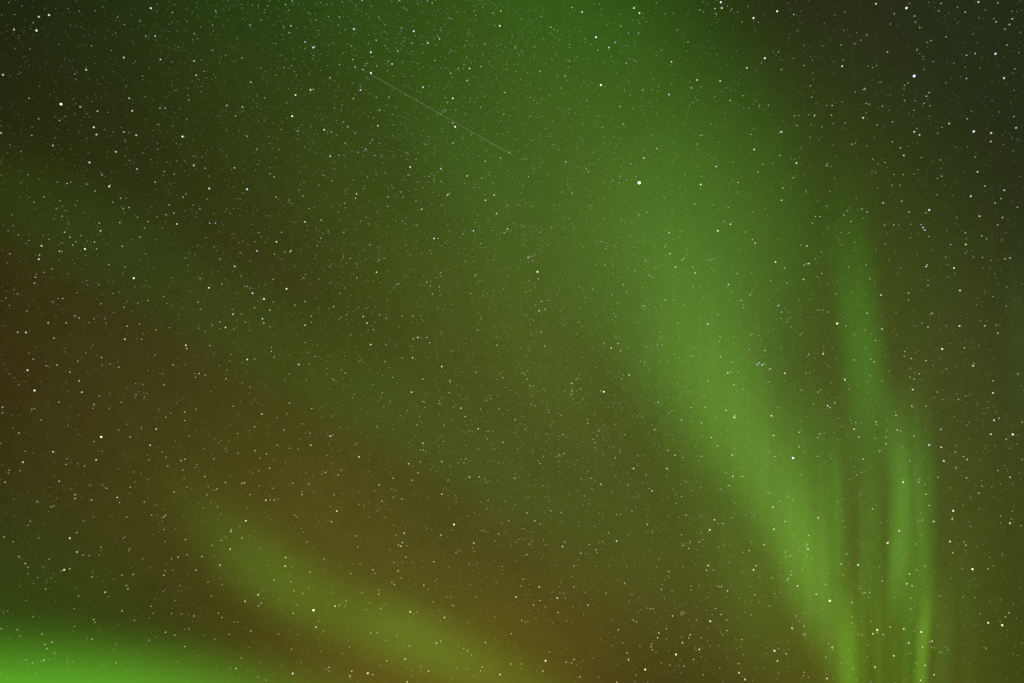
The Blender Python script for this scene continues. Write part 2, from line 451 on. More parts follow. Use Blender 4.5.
# ------------------------------------------------------------------ the stars
# bearing x, y, apparent brightness, tint, label
STARS = [
    (639.2, 182.8, 7.0, 'w', 'brightest star of all, big round white dot high in the green sky'),
    (914.2, 76.0, 5.5, 'b', 'brightest star in the dark upper right sky, bluish white'),
    (61.0, 104.2, 5.0, 'w', 'brightest star in the dark upper left sky, plain white'),
    (793.0, 458.0, 5.0, 'b', 'brilliant bluish white star inside the bright green aurora curtain'),
    (313.5, 610.2, 5.0, 'w', 'brightest star in the lower left, on the yellow green aurora streak'),
    (600.8, 85.0, 4.5, 'w', 'bright white star up and left of the brightest star of all'),
    (906.5, 8.0, 4.5, 'w', 'bright white star in dark green sky, 89% across and 1% down the picture'),
    (973.8, 131.5, 4.5, 'b', 'bright bluish star in dark green sky, 95% across and 19% down the picture'),
    (537.5, 271.8, 4.5, 'w', 'bright white star below and left of the brightest star of all'),
    (837.2, 323.5, 4.5, 'o', 'bright yellowish white star just left of the tall broad aurora ray'),
    (101.2, 437.0, 4.5, 'w', 'brightest star in the brown sky at the left edge'),
    (829.8, 600.8, 4.5, 'w', 'bright white star on the lower right edge of the aurora curtain'),
    (603.8, 391.8, 4.2, 'w', 'bright white star in dark green sky, 59% across and 57% down the picture'),
    (454.0, 524.5, 4.2, 'w', 'bright white star in brown sky, 44% across and 77% down the picture'),
    (36.5, 30.5, 4.0, 'w', 'bright white star in dark green sky, 4% across and 4% down the picture'),
    (182.5, 136.5, 4.0, 'w', 'bright white star in dark green sky, 18% across and 20% down the picture'),
    (371.0, 73.0, 4.0, 'w', 'bright white star at the upper left end of the meteor trail'),
    (292.2, 116.2, 4.0, 'w', 'bright white star in dark green sky, 29% across and 17% down the picture'),
    (455.2, 126.8, 4.0, 'w', 'bright white star just under the middle of the meteor trail'),
    (596.0, 37.2, 4.0, 'w', 'bright white star in dark green sky, 58% across and 5% down the picture'),
    (720.8, 2.2, 4.0, 'w', 'bright white star in dark green sky, 70% across and 0% down the picture'),
    (753.5, 18.0, 4.0, 'w', 'bright white star in dark green sky, 74% across and 3% down the picture'),
    (764.8, 58.2, 4.0, 'w', 'bright white star in dark green sky, 75% across and 9% down the picture'),
    (777.2, 11.2, 4.0, 'w', 'bright white star in dark green sky, 76% across and 2% down the picture'),
    (995.5, 53.8, 4.0, 'b', 'bright bluish star in dark green sky, 97% across and 8% down the picture'),
    (247.0, 189.2, 4.0, 'b', 'bright bluish star in dark olive sky, 24% across and 28% down the picture'),
    (133.8, 278.2, 4.0, 'w', 'bright white star in dark green sky, 13% across and 41% down the picture'),
    (286.5, 288.8, 4.0, 'w', 'bright white star in olive sky, 28% across and 42% down the picture'),
    (264.0, 299.0, 4.0, 'w', 'bright white star in olive sky, 26% across and 44% down the picture'),
    (929.2, 210.0, 4.0, 'w', 'bright white star in dark green sky, 91% across and 31% down the picture'),
    (1012.8, 434.5, 4.0, 'b', 'bright bluish star in olive sky, 99% across and 64% down the picture'),
    (676.0, 654.5, 4.0, 'w', 'bright white star in brown sky, 66% across and 96% down the picture'),
    (645.2, 669.5, 4.0, 'w', 'bright white star in brown sky, 63% across and 98% down the picture'),
    (545.5, 660.8, 4.0, 'w', 'bright white star in brown sky, 53% across and 97% down the picture'),
    (972.5, 569.2, 4.0, 'w', 'bright white star in olive sky, 95% across and 83% down the picture'),
    (877.2, 630.0, 4.0, 'o', 'bright orange white star between the lowest aurora rays'),
    (85.0, 249.0, 3.8, 'w', 'bright white star in dark green sky, 8% across and 36% down the picture'),
    (700.8, 184.5, 3.8, 'w', 'bright white star in green sky, 68% across and 27% down the picture'),
    (717.8, 230.8, 3.8, 'w', 'bright white star in green sky, 70% across and 34% down the picture'),
    (34.5, 390.5, 3.8, 'w', 'bright white star in brown sky, 3% across and 57% down the picture'),
    (942.2, 349.0, 3.8, 'w', 'bright white star in olive sky, 92% across and 51% down the picture'),
    (953.2, 510.8, 3.8, 'w', 'bright white star in olive sky, 93% across and 75% down the picture'),
    (64.2, 569.8, 3.8, 'w', 'bright white star in olive sky, 6% across and 83% down the picture'),
    (367.8, 673.2, 3.8, 'w', 'bright star in the orange brown glow at the bottom edge'),
    (710.2, 621.2, 3.8, 'w', 'bright white star in olive sky, 69% across and 91% down the picture'),
    (1002.2, 625.2, 3.8, 'w', 'bright white star in olive sky, 98% across and 92% down the picture'),
    (774.5, 650.8, 3.8, 'w', 'bright white star in olive sky, 76% across and 95% down the picture'),
    (49.0, 15.0, 3.5, 'w', 'medium bright white star in dark green sky, 5% across and 2% down the picture'),
    (150.8, 8.2, 3.5, 'w', 'medium bright white star in dark green sky, 15% across and 1% down the picture'),
    (93.8, 127.2, 3.5, 'w', 'medium bright white star in dark olive sky, 9% across and 19% down the picture'),
    (89.5, 162.5, 3.5, 'w', 'medium bright white star in dark olive sky, 9% across and 24% down the picture'),
    (313.2, 47.5, 3.5, 'w', 'medium bright white star in dark green sky, 31% across and 7% down the picture'),
    (353.8, 29.0, 3.5, 'w', 'medium bright white star in dark green sky, 35% across and 4% down the picture'),
    (413.8, 31.2, 3.5, 'w', 'medium bright white star in dark green sky, 40% across and 5% down the picture'),
    (370.8, 52.2, 3.5, 'w', 'medium bright white star in dark green sky, 36% across and 8% down the picture'),
    (499.8, 25.8, 3.5, 'w', 'medium bright white star in dark green sky, 49% across and 4% down the picture'),
    (310.5, 89.8, 3.5, 'w', 'medium bright white star in dark green sky, 30% across and 13% down the picture'),
    (295.5, 95.0, 3.5, 'w', 'medium bright white star in dark green sky, 29% across and 14% down the picture'),
    (452.8, 98.2, 3.5, 'w', 'medium bright white star in dark green sky, 44% across and 14% down the picture'),
    (324.2, 129.8, 3.5, 'w', 'medium bright white star in dark green sky, 32% across and 19% down the picture'),
    (410.2, 167.0, 3.5, 'w', 'medium bright white star in dark green sky, 40% across and 24% down the picture'),
    (634.0, 8.0, 3.5, 'w', 'medium bright white star in dark green sky, 62% across and 1% down the picture'),
    (639.5, 13.0, 3.5, 'w', 'medium bright white star in dark green sky, 62% across and 2% down the picture'),
    (721.8, 8.0, 3.5, 'w', 'medium bright white star in dark green sky, 70% across and 1% down the picture'),
    (754.2, 149.5, 3.5, 'w', 'medium bright white star in dark green sky, 74% across and 22% down the picture'),
    (842.2, 66.2, 3.5, 'w', 'medium bright white star in dark green sky, 82% across and 10% down the picture'),
    (1004.0, 78.2, 3.5, 'w', 'medium bright white star in dark green sky, 98% across and 11% down the picture'),
    (863.2, 117.8, 3.5, 'w', 'medium bright white star in dark green sky, 84% across and 17% down the picture'),
    (914.2, 131.8, 3.5, 'w', 'medium bright white star in dark green sky, 89% across and 19% down the picture'),
    (991.2, 133.0, 3.5, 'w', 'medium bright white star in dark green sky, 97% across and 19% down the picture'),
    (781.5, 131.8, 3.5, 'w', 'medium bright white star in dark green sky, 76% across and 19% down the picture'),
    (796.5, 163.0, 3.5, 'w', 'medium bright white star in dark green sky, 78% across and 24% down the picture'),
    (109.0, 186.5, 3.5, 'w', 'medium bright white star in dark olive sky, 11% across and 27% down the picture'),
    (209.2, 188.5, 3.5, 'w', 'medium bright white star in dark olive sky, 20% across and 28% down the picture'),
    (208.8, 287.8, 3.5, 'w', 'medium bright white star in dark green sky, 20% across and 42% down the picture'),
    (252.5, 293.2, 3.5, 'w', 'medium bright white star in olive sky, 25% across and 43% down the picture'),
    (434.0, 238.5, 3.5, 'w', 'medium bright white star in dark green sky, 42% across and 35% down the picture'),
    (954.0, 268.0, 3.5, 'w', 'medium bright white star in dark green sky, 93% across and 39% down the picture'),
    (970.8, 196.2, 3.5, 'b', 'medium bright bluish star in dark green sky, 95% across and 29% down the picture'),
    (775.5, 262.0, 3.5, 'w', 'medium bright white star in green sky, 76% across and 38% down the picture'),
    (441.8, 366.5, 3.5, 'w', 'medium bright white star in olive sky, 43% across and 54% down the picture'),
    (903.2, 482.2, 3.5, 'w', 'medium bright white star in bright aurora, 88% across and 71% down the picture'),
    (771.5, 415.8, 3.5, 'w', 'medium bright white star in bright aurora, 75% across and 61% down the picture'),
    (69.8, 538.2, 3.5, 'w', 'medium bright white star in olive sky, 7% across and 79% down the picture'),
    (245.8, 520.8, 3.5, 'w', 'medium bright white star in olive sky, 24% across and 76% down the picture'),
    (410.2, 611.8, 3.5, 'w', 'medium bright white star in olive sky, 40% across and 90% down the picture'),
    (292.8, 673.5, 3.5, 'w', 'medium bright white star in olive sky, 29% across and 99% down the picture'),
    (709.8, 529.8, 3.5, 'w', 'medium bright white star in green sky, 69% across and 78% down the picture'),
    (858.2, 565.0, 3.5, 'w', 'medium bright white star in green sky, 84% across and 83% down the picture'),
    (887.5, 543.0, 3.5, 'w', 'medium bright white star in green sky, 87% across and 80% down the picture'),
    (921.2, 632.0, 3.5, 'w', 'medium bright white star in bright aurora, 90% across and 93% down the picture'),
    (276.5, 241.8, 3.2, 'w', 'medium bright white star in dark olive sky, 27% across and 35% down the picture'),
    (376.5, 272.2, 3.2, 'w', 'medium bright white star in dark green sky, 37% across and 40% down the picture'),
    (417.8, 337.5, 3.2, 'w', 'medium bright white star in olive sky, 41% across and 49% down the picture'),
    (730.5, 224.2, 3.2, 'w', 'medium bright white star in green sky, 71% across and 33% down the picture'),
    (707.8, 323.8, 3.2, 'w', 'medium bright white star in bright aurora, 69% across and 47% down the picture'),
    (926.2, 266.5, 3.2, 'b', 'medium bright bluish star in dark green sky, 90% across and 39% down the picture'),
    (965.8, 244.5, 3.2, 'o', 'medium bright orange star in dark green sky, 94% across and 36% down the picture'),
    (960.0, 290.5, 3.2, 'w', 'medium bright white star in olive sky, 94% across and 43% down the picture'),
    (959.5, 326.0, 3.2, 'w', 'medium bright white star in olive sky, 94% across and 48% down the picture'),
    (185.8, 345.2, 3.2, 'w', 'medium bright white star in brown sky, 18% across and 51% down the picture'),
    (247.2, 359.5, 3.2, 'w', 'medium bright white star in olive sky, 24% across and 53% down the picture'),
    (27.5, 370.2, 3.2, 'w', 'medium bright white star in brown sky, 3% across and 54% down the picture'),
    (370.8, 344.5, 3.2, 'w', 'medium bright white star in olive sky, 36% across and 50% down the picture'),
    (359.0, 456.8, 3.2, 'w', 'medium bright white star in brown sky, 35% across and 67% down the picture'),
    (330.2, 436.2, 3.2, 'w', 'medium bright white star in brown sky, 32% across and 64% down the picture'),
    (336.8, 511.0, 3.2, 'w', 'medium bright white star in brown sky, 33% across and 75% down the picture'),
    (929.2, 445.0, 3.2, 'w', 'medium bright white star in green sky, 91% across and 65% down the picture'),
    (943.8, 461.0, 3.2, 'w', 'medium bright white star in olive sky, 92% across and 67% down the picture'),
    (784.8, 373.2, 3.2, 'w', 'medium bright white star in green sky, 77% across and 55% down the picture'),
    (285.2, 566.2, 3.2, 'w', 'medium bright white star in olive sky, 28% across and 83% down the picture'),
    (258.2, 594.8, 3.2, 'w', 'medium bright white star in olive sky, 25% across and 87% down the picture'),
    (335.0, 606.2, 3.2, 'w', 'medium bright white star in olive sky, 33% across and 89% down the picture'),
    (616.5, 541.0, 3.2, 'w', 'medium bright white star in olive sky, 60% across and 79% down the picture'),
    (753.5, 569.8, 3.2, 'w', 'medium bright white star in green sky, 74% across and 83% down the picture'),
    (739.0, 672.8, 3.2, 'w', 'medium bright white star in brown sky, 72% across and 99% down the picture'),
    (774.0, 529.2, 3.2, 'w', 'medium bright white star in bright aurora, 76% across and 77% down the picture'),
    (988.2, 622.8, 3.2, 'w', 'medium bright white star in olive sky, 97% across and 91% down the picture'),
    (38.8, 16.8, 3.0, 'w', 'small white star in dark green sky, 4% across and 2% down the picture'),
    (123.8, 57.5, 3.0, 'w', 'small white star in dark green sky, 12% across and 8% down the picture'),
    (86.2, 69.8, 3.0, 'w', 'small white star in dark green sky, 8% across and 10% down the picture'),
    (3.0, 74.8, 3.0, 'w', 'small white star in dark olive sky, 0% across and 11% down the picture'),
    (132.2, 110.8, 3.0, 'w', 'small white star in dark green sky, 13% across and 16% down the picture'),
    (96.5, 134.5, 3.0, 'w', 'small white star in dark olive sky, 9% across and 20% down the picture'),
    (136.2, 135.2, 3.0, 'w', 'small white star in dark olive sky, 13% across and 20% down the picture'),
    (115.8, 151.8, 3.0, 'w', 'small white star in dark olive sky, 11% across and 22% down the picture'),
    (193.8, 165.5, 3.0, 'w', 'small white star in dark olive sky, 19% across and 24% down the picture'),
    (427.8, 43.0, 3.0, 'w', 'small white star in dark green sky, 42% across and 6% down the picture'),
    (392.0, 64.0, 3.0, 'w', 'small white star in dark green sky, 38% across and 9% down the picture'),
    (469.5, 68.5, 3.0, 'w', 'small white star in dark green sky, 46% across and 10% down the picture'),
    (360.5, 90.0, 3.0, 'w', 'small white star in dark green sky, 35% across and 13% down the picture'),
    (423.0, 87.2, 3.0, 'w', 'small white star in dark green sky, 41% across and 13% down the picture'),
    (377.8, 125.8, 3.0, 'w', 'small white star in dark green sky, 37% across and 18% down the picture'),
    (330.2, 156.2, 3.0, 'w', 'small white star in dark green sky, 32% across and 23% down the picture'),
    (440.8, 168.5, 3.0, 'w', 'small white star in dark green sky, 43% across and 25% down the picture'),
    (582.2, 12.0, 3.0, 'w', 'small white star in dark green sky, 57% across and 2% down the picture'),
    (608.8, 47.5, 3.0, 'w', 'small white star in green sky, 59% across and 7% down the picture'),
    (671.5, 61.8, 3.0, 'w', 'small white star in dark green sky, 66% across and 9% down the picture'),
    (746.8, 67.8, 3.0, 'w', 'small white star in dark green sky, 73% across and 10% down the picture'),
    (697.0, 80.0, 3.0, 'w', 'small white star in dark green sky, 68% across and 12% down the picture'),
    (720.2, 81.0, 3.0, 'w', 'small white star in dark green sky, 70% across and 12% down the picture'),
    (669.0, 94.5, 3.0, 'w', 'small white star in green sky, 65% across and 14% down the picture'),
    (643.8, 158.0, 3.0, 'w', 'small white star in green sky, 63% across and 23% down the picture'),
    (716.2, 166.5, 3.0, 'w', 'small white star in green sky, 70% across and 24% down the picture'),
    (876.0, 3.8, 3.0, 'w', 'small white star in dark olive sky, 86% across and 1% down the picture'),
    (978.5, 2.0, 3.0, 'w', 'small white star in dark green sky, 96% across and 0% down the picture'),
    (919.5, 134.8, 3.0, 'w', 'small white star in dark green sky, 90% across and 20% down the picture'),
    (949.2, 123.5, 3.0, 'w', 'small white star in dark green sky, 93% across and 18% down the picture'),
    (1016.0, 127.8, 3.0, 'w', 'small white star in dark green sky, 99% across and 19% down the picture'),
    (903.8, 155.5, 3.0, 'w', 'small white star in dark green sky, 88% across and 23% down the picture'),
    (176.8, 224.0, 3.0, 'w', 'small white star in dark olive sky, 17% across and 33% down the picture'),
    (38.8, 259.2, 3.0, 'w', 'small white star in dark olive sky, 4% across and 38% down the picture'),
    (234.8, 266.5, 3.0, 'w', 'small white star in dark olive sky, 23% across and 39% down the picture'),
    (225.5, 327.5, 3.0, 'w', 'small white star in olive sky, 22% across and 48% down the picture'),
    (447.5, 194.8, 3.0, 'w', 'small white star in dark green sky, 44% across and 29% down the picture'),
    (485.5, 200.2, 3.0, 'w', 'small white star in green sky, 47% across and 29% down the picture'),
    (473.5, 230.8, 3.0, 'w', 'small white star in dark green sky, 46% across and 34% down the picture'),
    (304.8, 221.8, 3.0, 'w', 'small white star in dark green sky, 30% across and 32% down the picture'),
    (257.0, 251.0, 3.0, 'w', 'small white star in dark olive sky, 25% across and 37% down the picture'),
    (262.5, 318.8, 3.0, 'w', 'small white star in olive sky, 26% across and 47% down the picture'),
    (367.0, 323.2, 3.0, 'w', 'small white star in olive sky, 36% across and 47% down the picture'),
    (675.5, 267.0, 3.0, 'w', 'small white star in bright aurora, 66% across and 39% down the picture'),
    (528.2, 257.5, 3.0, 'w', 'small white star in green sky, 52% across and 38% down the picture'),
    (977.5, 171.8, 3.0, 'w', 'small white star in dark green sky, 95% across and 25% down the picture'),
    (806.8, 246.0, 3.0, 'w', 'small white star in dark green sky, 79% across and 36% down the picture'),
    (809.0, 263.5, 3.0, 'w', 'small white star in dark green sky, 79% across and 39% down the picture'),
    (881.0, 295.0, 3.0, 'w', 'small white star in dark green sky, 86% across and 43% down the picture'),
    (96.2, 459.8, 3.0, 'w', 'small white star in brown sky, 9% across and 67% down the picture'),
    (298.8, 364.5, 3.0, 'w', 'small white star in olive sky, 29% across and 53% down the picture'),
    (412.5, 357.8, 3.0, 'w', 'small white star in olive sky, 40% across and 52% down the picture'),
    (411.5, 392.2, 3.0, 'w', 'small white star in olive sky, 40% across and 57% down the picture'),
    (478.2, 428.8, 3.0, 'o', 'small orange star in olive sky, 47% across and 63% down the picture'),
    (265.8, 500.2, 3.0, 'w', 'small white star in brown sky, 26% across and 73% down the picture'),
    (629.2, 375.0, 3.0, 'w', 'small white star in green sky, 61% across and 55% down the picture'),
    (611.2, 348.0, 3.0, 'w', 'small white star in green sky, 60% across and 51% down the picture'),
    (633.5, 468.5, 3.0, 'w', 'small white star in olive sky, 62% across and 69% down the picture'),
    (727.8, 373.0, 3.0, 'w', 'small white star in bright aurora, 71% across and 55% down the picture'),
    (733.8, 417.2, 3.0, 'w', 'small white star in bright aurora, 72% across and 61% down the picture'),
    (762.2, 365.0, 3.0, 'b', 'small bluish star in green sky, 74% across and 53% down the picture'),
    (973.0, 365.8, 3.0, 'w', 'small white star in olive sky, 95% across and 54% down the picture'),
    (912.8, 389.5, 3.0, 'w', 'small white star in dark green sky, 89% across and 57% down the picture'),
    (993.0, 393.0, 3.0, 'w', 'small white star in olive sky, 97% across and 58% down the picture'),
    (844.8, 380.0, 3.0, 'w', 'small white star in green sky, 82% across and 56% down the picture'),
    (823.0, 354.0, 3.0, 'w', 'small white star in dark green sky, 80% across and 52% down the picture'),
    (827.8, 405.8, 3.0, 'w', 'small white star in green sky, 81% across and 59% down the picture'),
    (773.5, 435.5, 3.0, 'w', 'small white star in bright aurora, 76% across and 64% down the picture'),
    (77.0, 552.0, 3.0, 'w', 'small white star in olive sky, 8% across and 81% down the picture'),
    (105.2, 592.2, 3.0, 'w', 'small white star in olive sky, 10% across and 87% down the picture'),
    (315.8, 627.2, 3.0, 'w', 'small white star in olive sky, 31% across and 92% down the picture'),
    (405.2, 659.0, 3.0, 'w', 'small white star in olive sky, 40% across and 96% down the picture'),
    (500.0, 674.5, 3.0, 'w', 'small white star in olive sky, 49% across and 99% down the picture'),
    (562.5, 546.5, 3.0, 'w', 'small white star in olive sky, 55% across and 80% down the picture'),
    (714.5, 519.8, 3.0, 'w', 'small white star in green sky, 70% across and 76% down the picture'),
    (708.2, 565.5, 3.0, 'w', 'small white star in olive sky, 69% across and 83% down the picture'),
    (699.2, 649.5, 3.0, 'w', 'small white star in brown sky, 68% across and 95% down the picture'),
    (557.2, 598.0, 3.0, 'w', 'small white star in brown sky, 54% across and 88% down the picture'),
    (516.0, 597.0, 3.0, 'w', 'small white star in brown sky, 50% across and 87% down the picture'),
    (745.0, 679.5, 3.0, 'w', 'small white star in brown sky, 73% across and 99% down the picture'),
    (808.0, 549.0, 3.0, 'w', 'small white star in bright aurora, 79% across and 80% down the picture'),
    (899.2, 531.0, 3.0, 'w', 'small white star in bright aurora, 88% across and 78% down the picture'),
    (950.0, 541.5, 3.0, 'w', 'small white star in olive sky, 93% across and 79% down the picture'),
    (814.5, 115.5, 2.8, 'w', 'small white star in dark green sky, 80% across and 17% down the picture'),
    (990.8, 141.5, 2.8, 'w', 'small white star in dark green sky, 97% across and 21% down the picture'),
    (100.5, 230.8, 2.8, 'w', 'small white star in dark green sky, 10% across and 34% down the picture'),
    (41.5, 245.8, 2.8, 'w', 'small white star in dark olive sky, 4% across and 36% down the picture'),
    (233.0, 314.2, 2.8, 'w', 'small white star in dark green sky, 23% across and 46% down the picture'),
    (124.8, 339.2, 2.8, 'w', 'small white star in brown sky, 12% across and 50% down the picture'),
    (26.0, 332.5, 2.8, 'w', 'small white star in brown sky, 3% across and 49% down the picture'),
    (356.5, 193.8, 2.8, 'w', 'small white star in dark green sky, 35% across and 28% down the picture'),
    (421.8, 209.2, 2.8, 'w', 'small white star in dark green sky, 41% across and 31% down the picture'),
    (467.2, 176.0, 2.8, 'w', 'small white star in dark green sky, 46% across and 26% down the picture'),
    (494.2, 195.0, 2.8, 'w', 'small white star in green sky, 48% across and 29% down the picture'),
    (496.5, 213.5, 2.8, 'w', 'small white star in green sky, 48% across and 31% down the picture'),
    (507.5, 228.8, 2.8, 'w', 'small white star in green sky, 50% across and 33% down the picture'),
    (291.0, 250.8, 2.8, 'w', 'small white star in olive sky, 28% across and 37% down the picture'),
    (305.0, 325.2, 2.8, 'w', 'small white star in olive sky, 30% across and 48% down the picture'),
    (363.2, 316.5, 2.8, 'w', 'small white star in olive sky, 35% across and 46% down the picture'),
    (755.2, 243.2, 2.8, 'w', 'small white star in green sky, 74% across and 36% down the picture'),
    (669.2, 232.5, 2.8, 'w', 'small white star in bright aurora, 65% across and 34% down the picture'),
    (670.0, 253.5, 2.8, 'w', 'small white star in bright aurora, 65% across and 37% down the picture'),
    (695.2, 273.0, 2.8, 'w', 'small white star in bright aurora, 68% across and 40% down the picture'),
    (728.5, 284.5, 2.8, 'w', 'small white star in green sky, 71% across and 42% down the picture'),
    (539.0, 310.8, 2.8, 'w', 'small white star in green sky, 53% across and 46% down the picture'),
    (781.5, 200.2, 2.8, 'w', 'small white star in dark green sky, 76% across and 29% down the picture'),
    (883.2, 202.8, 2.8, 'w', 'small white star in dark green sky, 86% across and 30% down the picture'),
    (923.0, 227.5, 2.8, 'b', 'small bluish star in dark green sky, 90% across and 33% down the picture'),
    (924.8, 230.0, 2.8, 'b', 'small bluish star in dark green sky, 90% across and 34% down the picture'),
    (979.5, 216.2, 2.8, 'w', 'small white star in dark green sky, 96% across and 32% down the picture'),
    (1004.2, 190.2, 2.8, 'w', 'small white star in dark green sky, 98% across and 28% down the picture'),
    (803.5, 279.5, 2.8, 'w', 'small white star in dark green sky, 78% across and 41% down the picture'),
    (778.5, 305.5, 2.8, 'w', 'small white star in green sky, 76% across and 45% down the picture'),
    (882.0, 329.0, 2.8, 'w', 'small white star in dark green sky, 86% across and 48% down the picture'),
    (81.8, 392.2, 2.8, 'w', 'small white star in brown sky, 8% across and 57% down the picture'),
    (156.2, 429.2, 2.8, 'w', 'small white star in brown sky, 15% across and 63% down the picture'),
    (150.2, 445.2, 2.8, 'w', 'small white star in brown sky, 15% across and 65% down the picture'),
    (53.2, 451.8, 2.8, 'w', 'small white star in brown sky, 5% across and 66% down the picture'),
    (23.0, 462.2, 2.8, 'w', 'small white star in brown sky, 2% across and 68% down the picture'),
    (117.2, 497.5, 2.8, 'w', 'small white star in brown sky, 11% across and 73% down the picture'),
    (461.0, 408.2, 2.8, 'w', 'small white star in olive sky, 45% across and 60% down the picture'),
    (422.8, 443.2, 2.8, 'w', 'small white star in olive sky, 41% across and 65% down the picture'),
    (408.5, 463.8, 2.8, 'w', 'small white star in olive sky, 40% across and 68% down the picture'),
    (441.8, 494.2, 2.8, 'w', 'small white star in brown sky, 43% across and 72% down the picture'),
    (469.5, 477.2, 2.8, 'w', 'small white star in olive sky, 46% across and 70% down the picture'),
    (310.8, 445.2, 2.8, 'w', 'small white star in brown sky, 30% across and 65% down the picture'),
    (261.8, 414.2, 2.8, 'w', 'small white star in brown sky, 26% across and 61% down the picture'),
    (571.8, 383.5, 2.8, 'w', 'small white star in dark green sky, 56% across and 56% down the picture'),
    (601.0, 484.2, 2.8, 'w', 'small white star in olive sky, 59% across and 71% down the picture'),
    (652.0, 490.8, 2.8, 'w', 'small white star in olive sky, 64% across and 72% down the picture'),
    (667.0, 468.5, 2.8, 'w', 'small white star in dark green sky, 65% across and 69% down the picture'),
    (726.2, 410.2, 2.8, 'w', 'small white star in bright aurora, 71% across and 60% down the picture'),
    (732.2, 455.2, 2.8, 'w', 'small white star in bright aurora, 72% across and 67% down the picture'),
    (732.8, 476.2, 2.8, 'w', 'small white star in bright aurora, 72% across and 70% down the picture'),
    (757.2, 364.5, 2.8, 'b', 'small bluish star in green sky, 73.9% across and 53.4% down the picture'),
    (994.0, 420.2, 2.8, 'w', 'small white star in olive sky, 97% across and 62% down the picture'),
    (990.8, 434.2, 2.8, 'w', 'small white star in olive sky, 97% across and 64% down the picture'),
    (941.2, 447.2, 2.8, 'w', 'small white star in olive sky, 92% across and 65% down the picture'),
    (854.2, 429.2, 2.8, 'w', 'small white star in green sky, 83% across and 63% down the picture'),
    (772.8, 507.2, 2.8, 'w', 'small white star in bright aurora, 75% across and 74% down the picture'),
    (44.0, 660.2, 2.8, 'w', 'small white star in bright aurora, 4% across and 97% down the picture'),
    (219.8, 565.2, 2.8, 'w', 'small white star in olive sky, 21% across and 83% down the picture'),
    (230.8, 531.5, 2.8, 'w', 'small white star in olive sky, 23% across and 78% down the picture'),
    (245.0, 601.2, 2.8, 'w', 'small white star in olive sky, 24% across and 88% down the picture'),
    (404.2, 533.0, 2.8, 'w', 'small white star in brown sky, 39% across and 78% down the picture'),
    (401.0, 546.2, 2.8, 'w', 'small white star in brown sky, 39% across and 80% down the picture'),
    (285.5, 557.5, 2.8, 'w', 'small white star in olive sky, 28% across and 82% down the picture'),
    (444.5, 617.5, 2.8, 'w', 'small white star in brown sky, 43% across and 90% down the picture'),
    (436.5, 643.0, 2.8, 'w', 'small white star in olive sky, 43% across and 94% down the picture'),
    (473.8, 543.0, 2.8, 'w', 'small white star in brown sky, 46% across and 80% down the picture'),
    (682.5, 642.8, 2.8, 'o', 'small orange star in brown sky, 67% across and 94% down the picture'),
    (539.2, 587.0, 2.8, 'w', 'small white star in brown sky, 53% across and 86% down the picture'),
    (818.2, 517.8, 2.8, 'w', 'small white star in bright aurora, 80% across and 76% down the picture'),
    (797.5, 586.0, 2.8, 'w', 'small white star in bright aurora, 78% across and 86% down the picture'),
    (933.8, 521.5, 2.8, 'w', 'small white star in green sky, 91% across and 76% down the picture'),
    (1010.0, 523.2, 2.8, 'w', 'small white star in olive sky, 99% across and 77% down the picture'),
    (873.0, 633.8, 2.8, 'w', 'small white star in green sky, 85% across and 93% down the picture'),
    (903.8, 628.8, 2.8, 'w', 'small white star in green sky, 88% across and 92% down the picture'),
    (908.8, 643.0, 2.8, 'w', 'small white star in green sky, 89% across and 94% down the picture'),
    (893.8, 655.8, 2.8, 'w', 'small white star in green sky, 87% across and 96% down the picture'),
    (875.0, 667.2, 2.8, 'w', 'small white star in green sky, 85% across and 98% down the picture'),
    (792.0, 628.2, 2.8, 'w', 'small white star in olive sky, 77% across and 92% down the picture'),
    (777.5, 661.0, 2.8, 'w', 'small white star in olive sky, 76% across and 97% down the picture'),
    (827.0, 678.5, 2.8, 'w', 'small white star in olive sky, 81% across and 99% down the picture'),
    (14.0, 29.5, 2.5, 'w', 'small white star in dark green sky, 1% across and 4% down the picture'),
    (155.2, 36.0, 2.5, 'w', 'small white star in dark green sky, 15% across and 5% down the picture'),
    (160.5, 59.5, 2.5, 'w', 'small white star in dark green sky, 16% across and 9% down the picture'),
    (194.2, 61.0, 2.5, 'w', 'small white star in dark green sky, 19% across and 9% down the picture'),
    (196.2, 75.2, 2.5, 'w', 'small white star in dark green sky, 19% across and 11% down the picture'),
    (250.8, 82.2, 2.5, 'w', 'small white star in dark green sky, 24% across and 12% down the picture'),
    (80.2, 106.8, 2.5, 'w', 'small white star in dark olive sky, 8% across and 16% down the picture'),
    (97.5, 111.2, 2.5, 'w', 'small white star in dark olive sky, 10% across and 16% down the picture'),
    (129.2, 98.2, 2.5, 'w', 'small white star in dark green sky, 13% across and 14% down the picture'),
    (226.8, 105.5, 2.5, 'w', 'small white star in dark green sky, 22% across and 15% down the picture'),
    (242.5, 106.8, 2.5, 'w', 'small white star in dark green sky, 24% across and 16% down the picture'),
    (123.8, 132.0, 2.5, 'w', 'small white star in dark olive sky, 12% across and 19% down the picture'),
    (1.0, 133.0, 2.5, 'w', 'small white star in dark olive sky, 0% across and 19% down the picture'),
    (52.8, 145.5, 2.5, 'w', 'small white star in dark olive sky, 5% across and 21% down the picture'),
    (137.0, 169.0, 2.5, 'w', 'small white star in dark olive sky, 13% across and 25% down the picture'),
    (234.5, 167.8, 2.5, 'w', 'small white star in dark green sky, 23% across and 25% down the picture'),
    (290.8, 25.8, 2.5, 'w', 'small white star in dark green sky, 28% across and 4% down the picture'),
    (305.2, 42.0, 2.5, 'w', 'small white star in dark green sky, 30% across and 6% down the picture')]

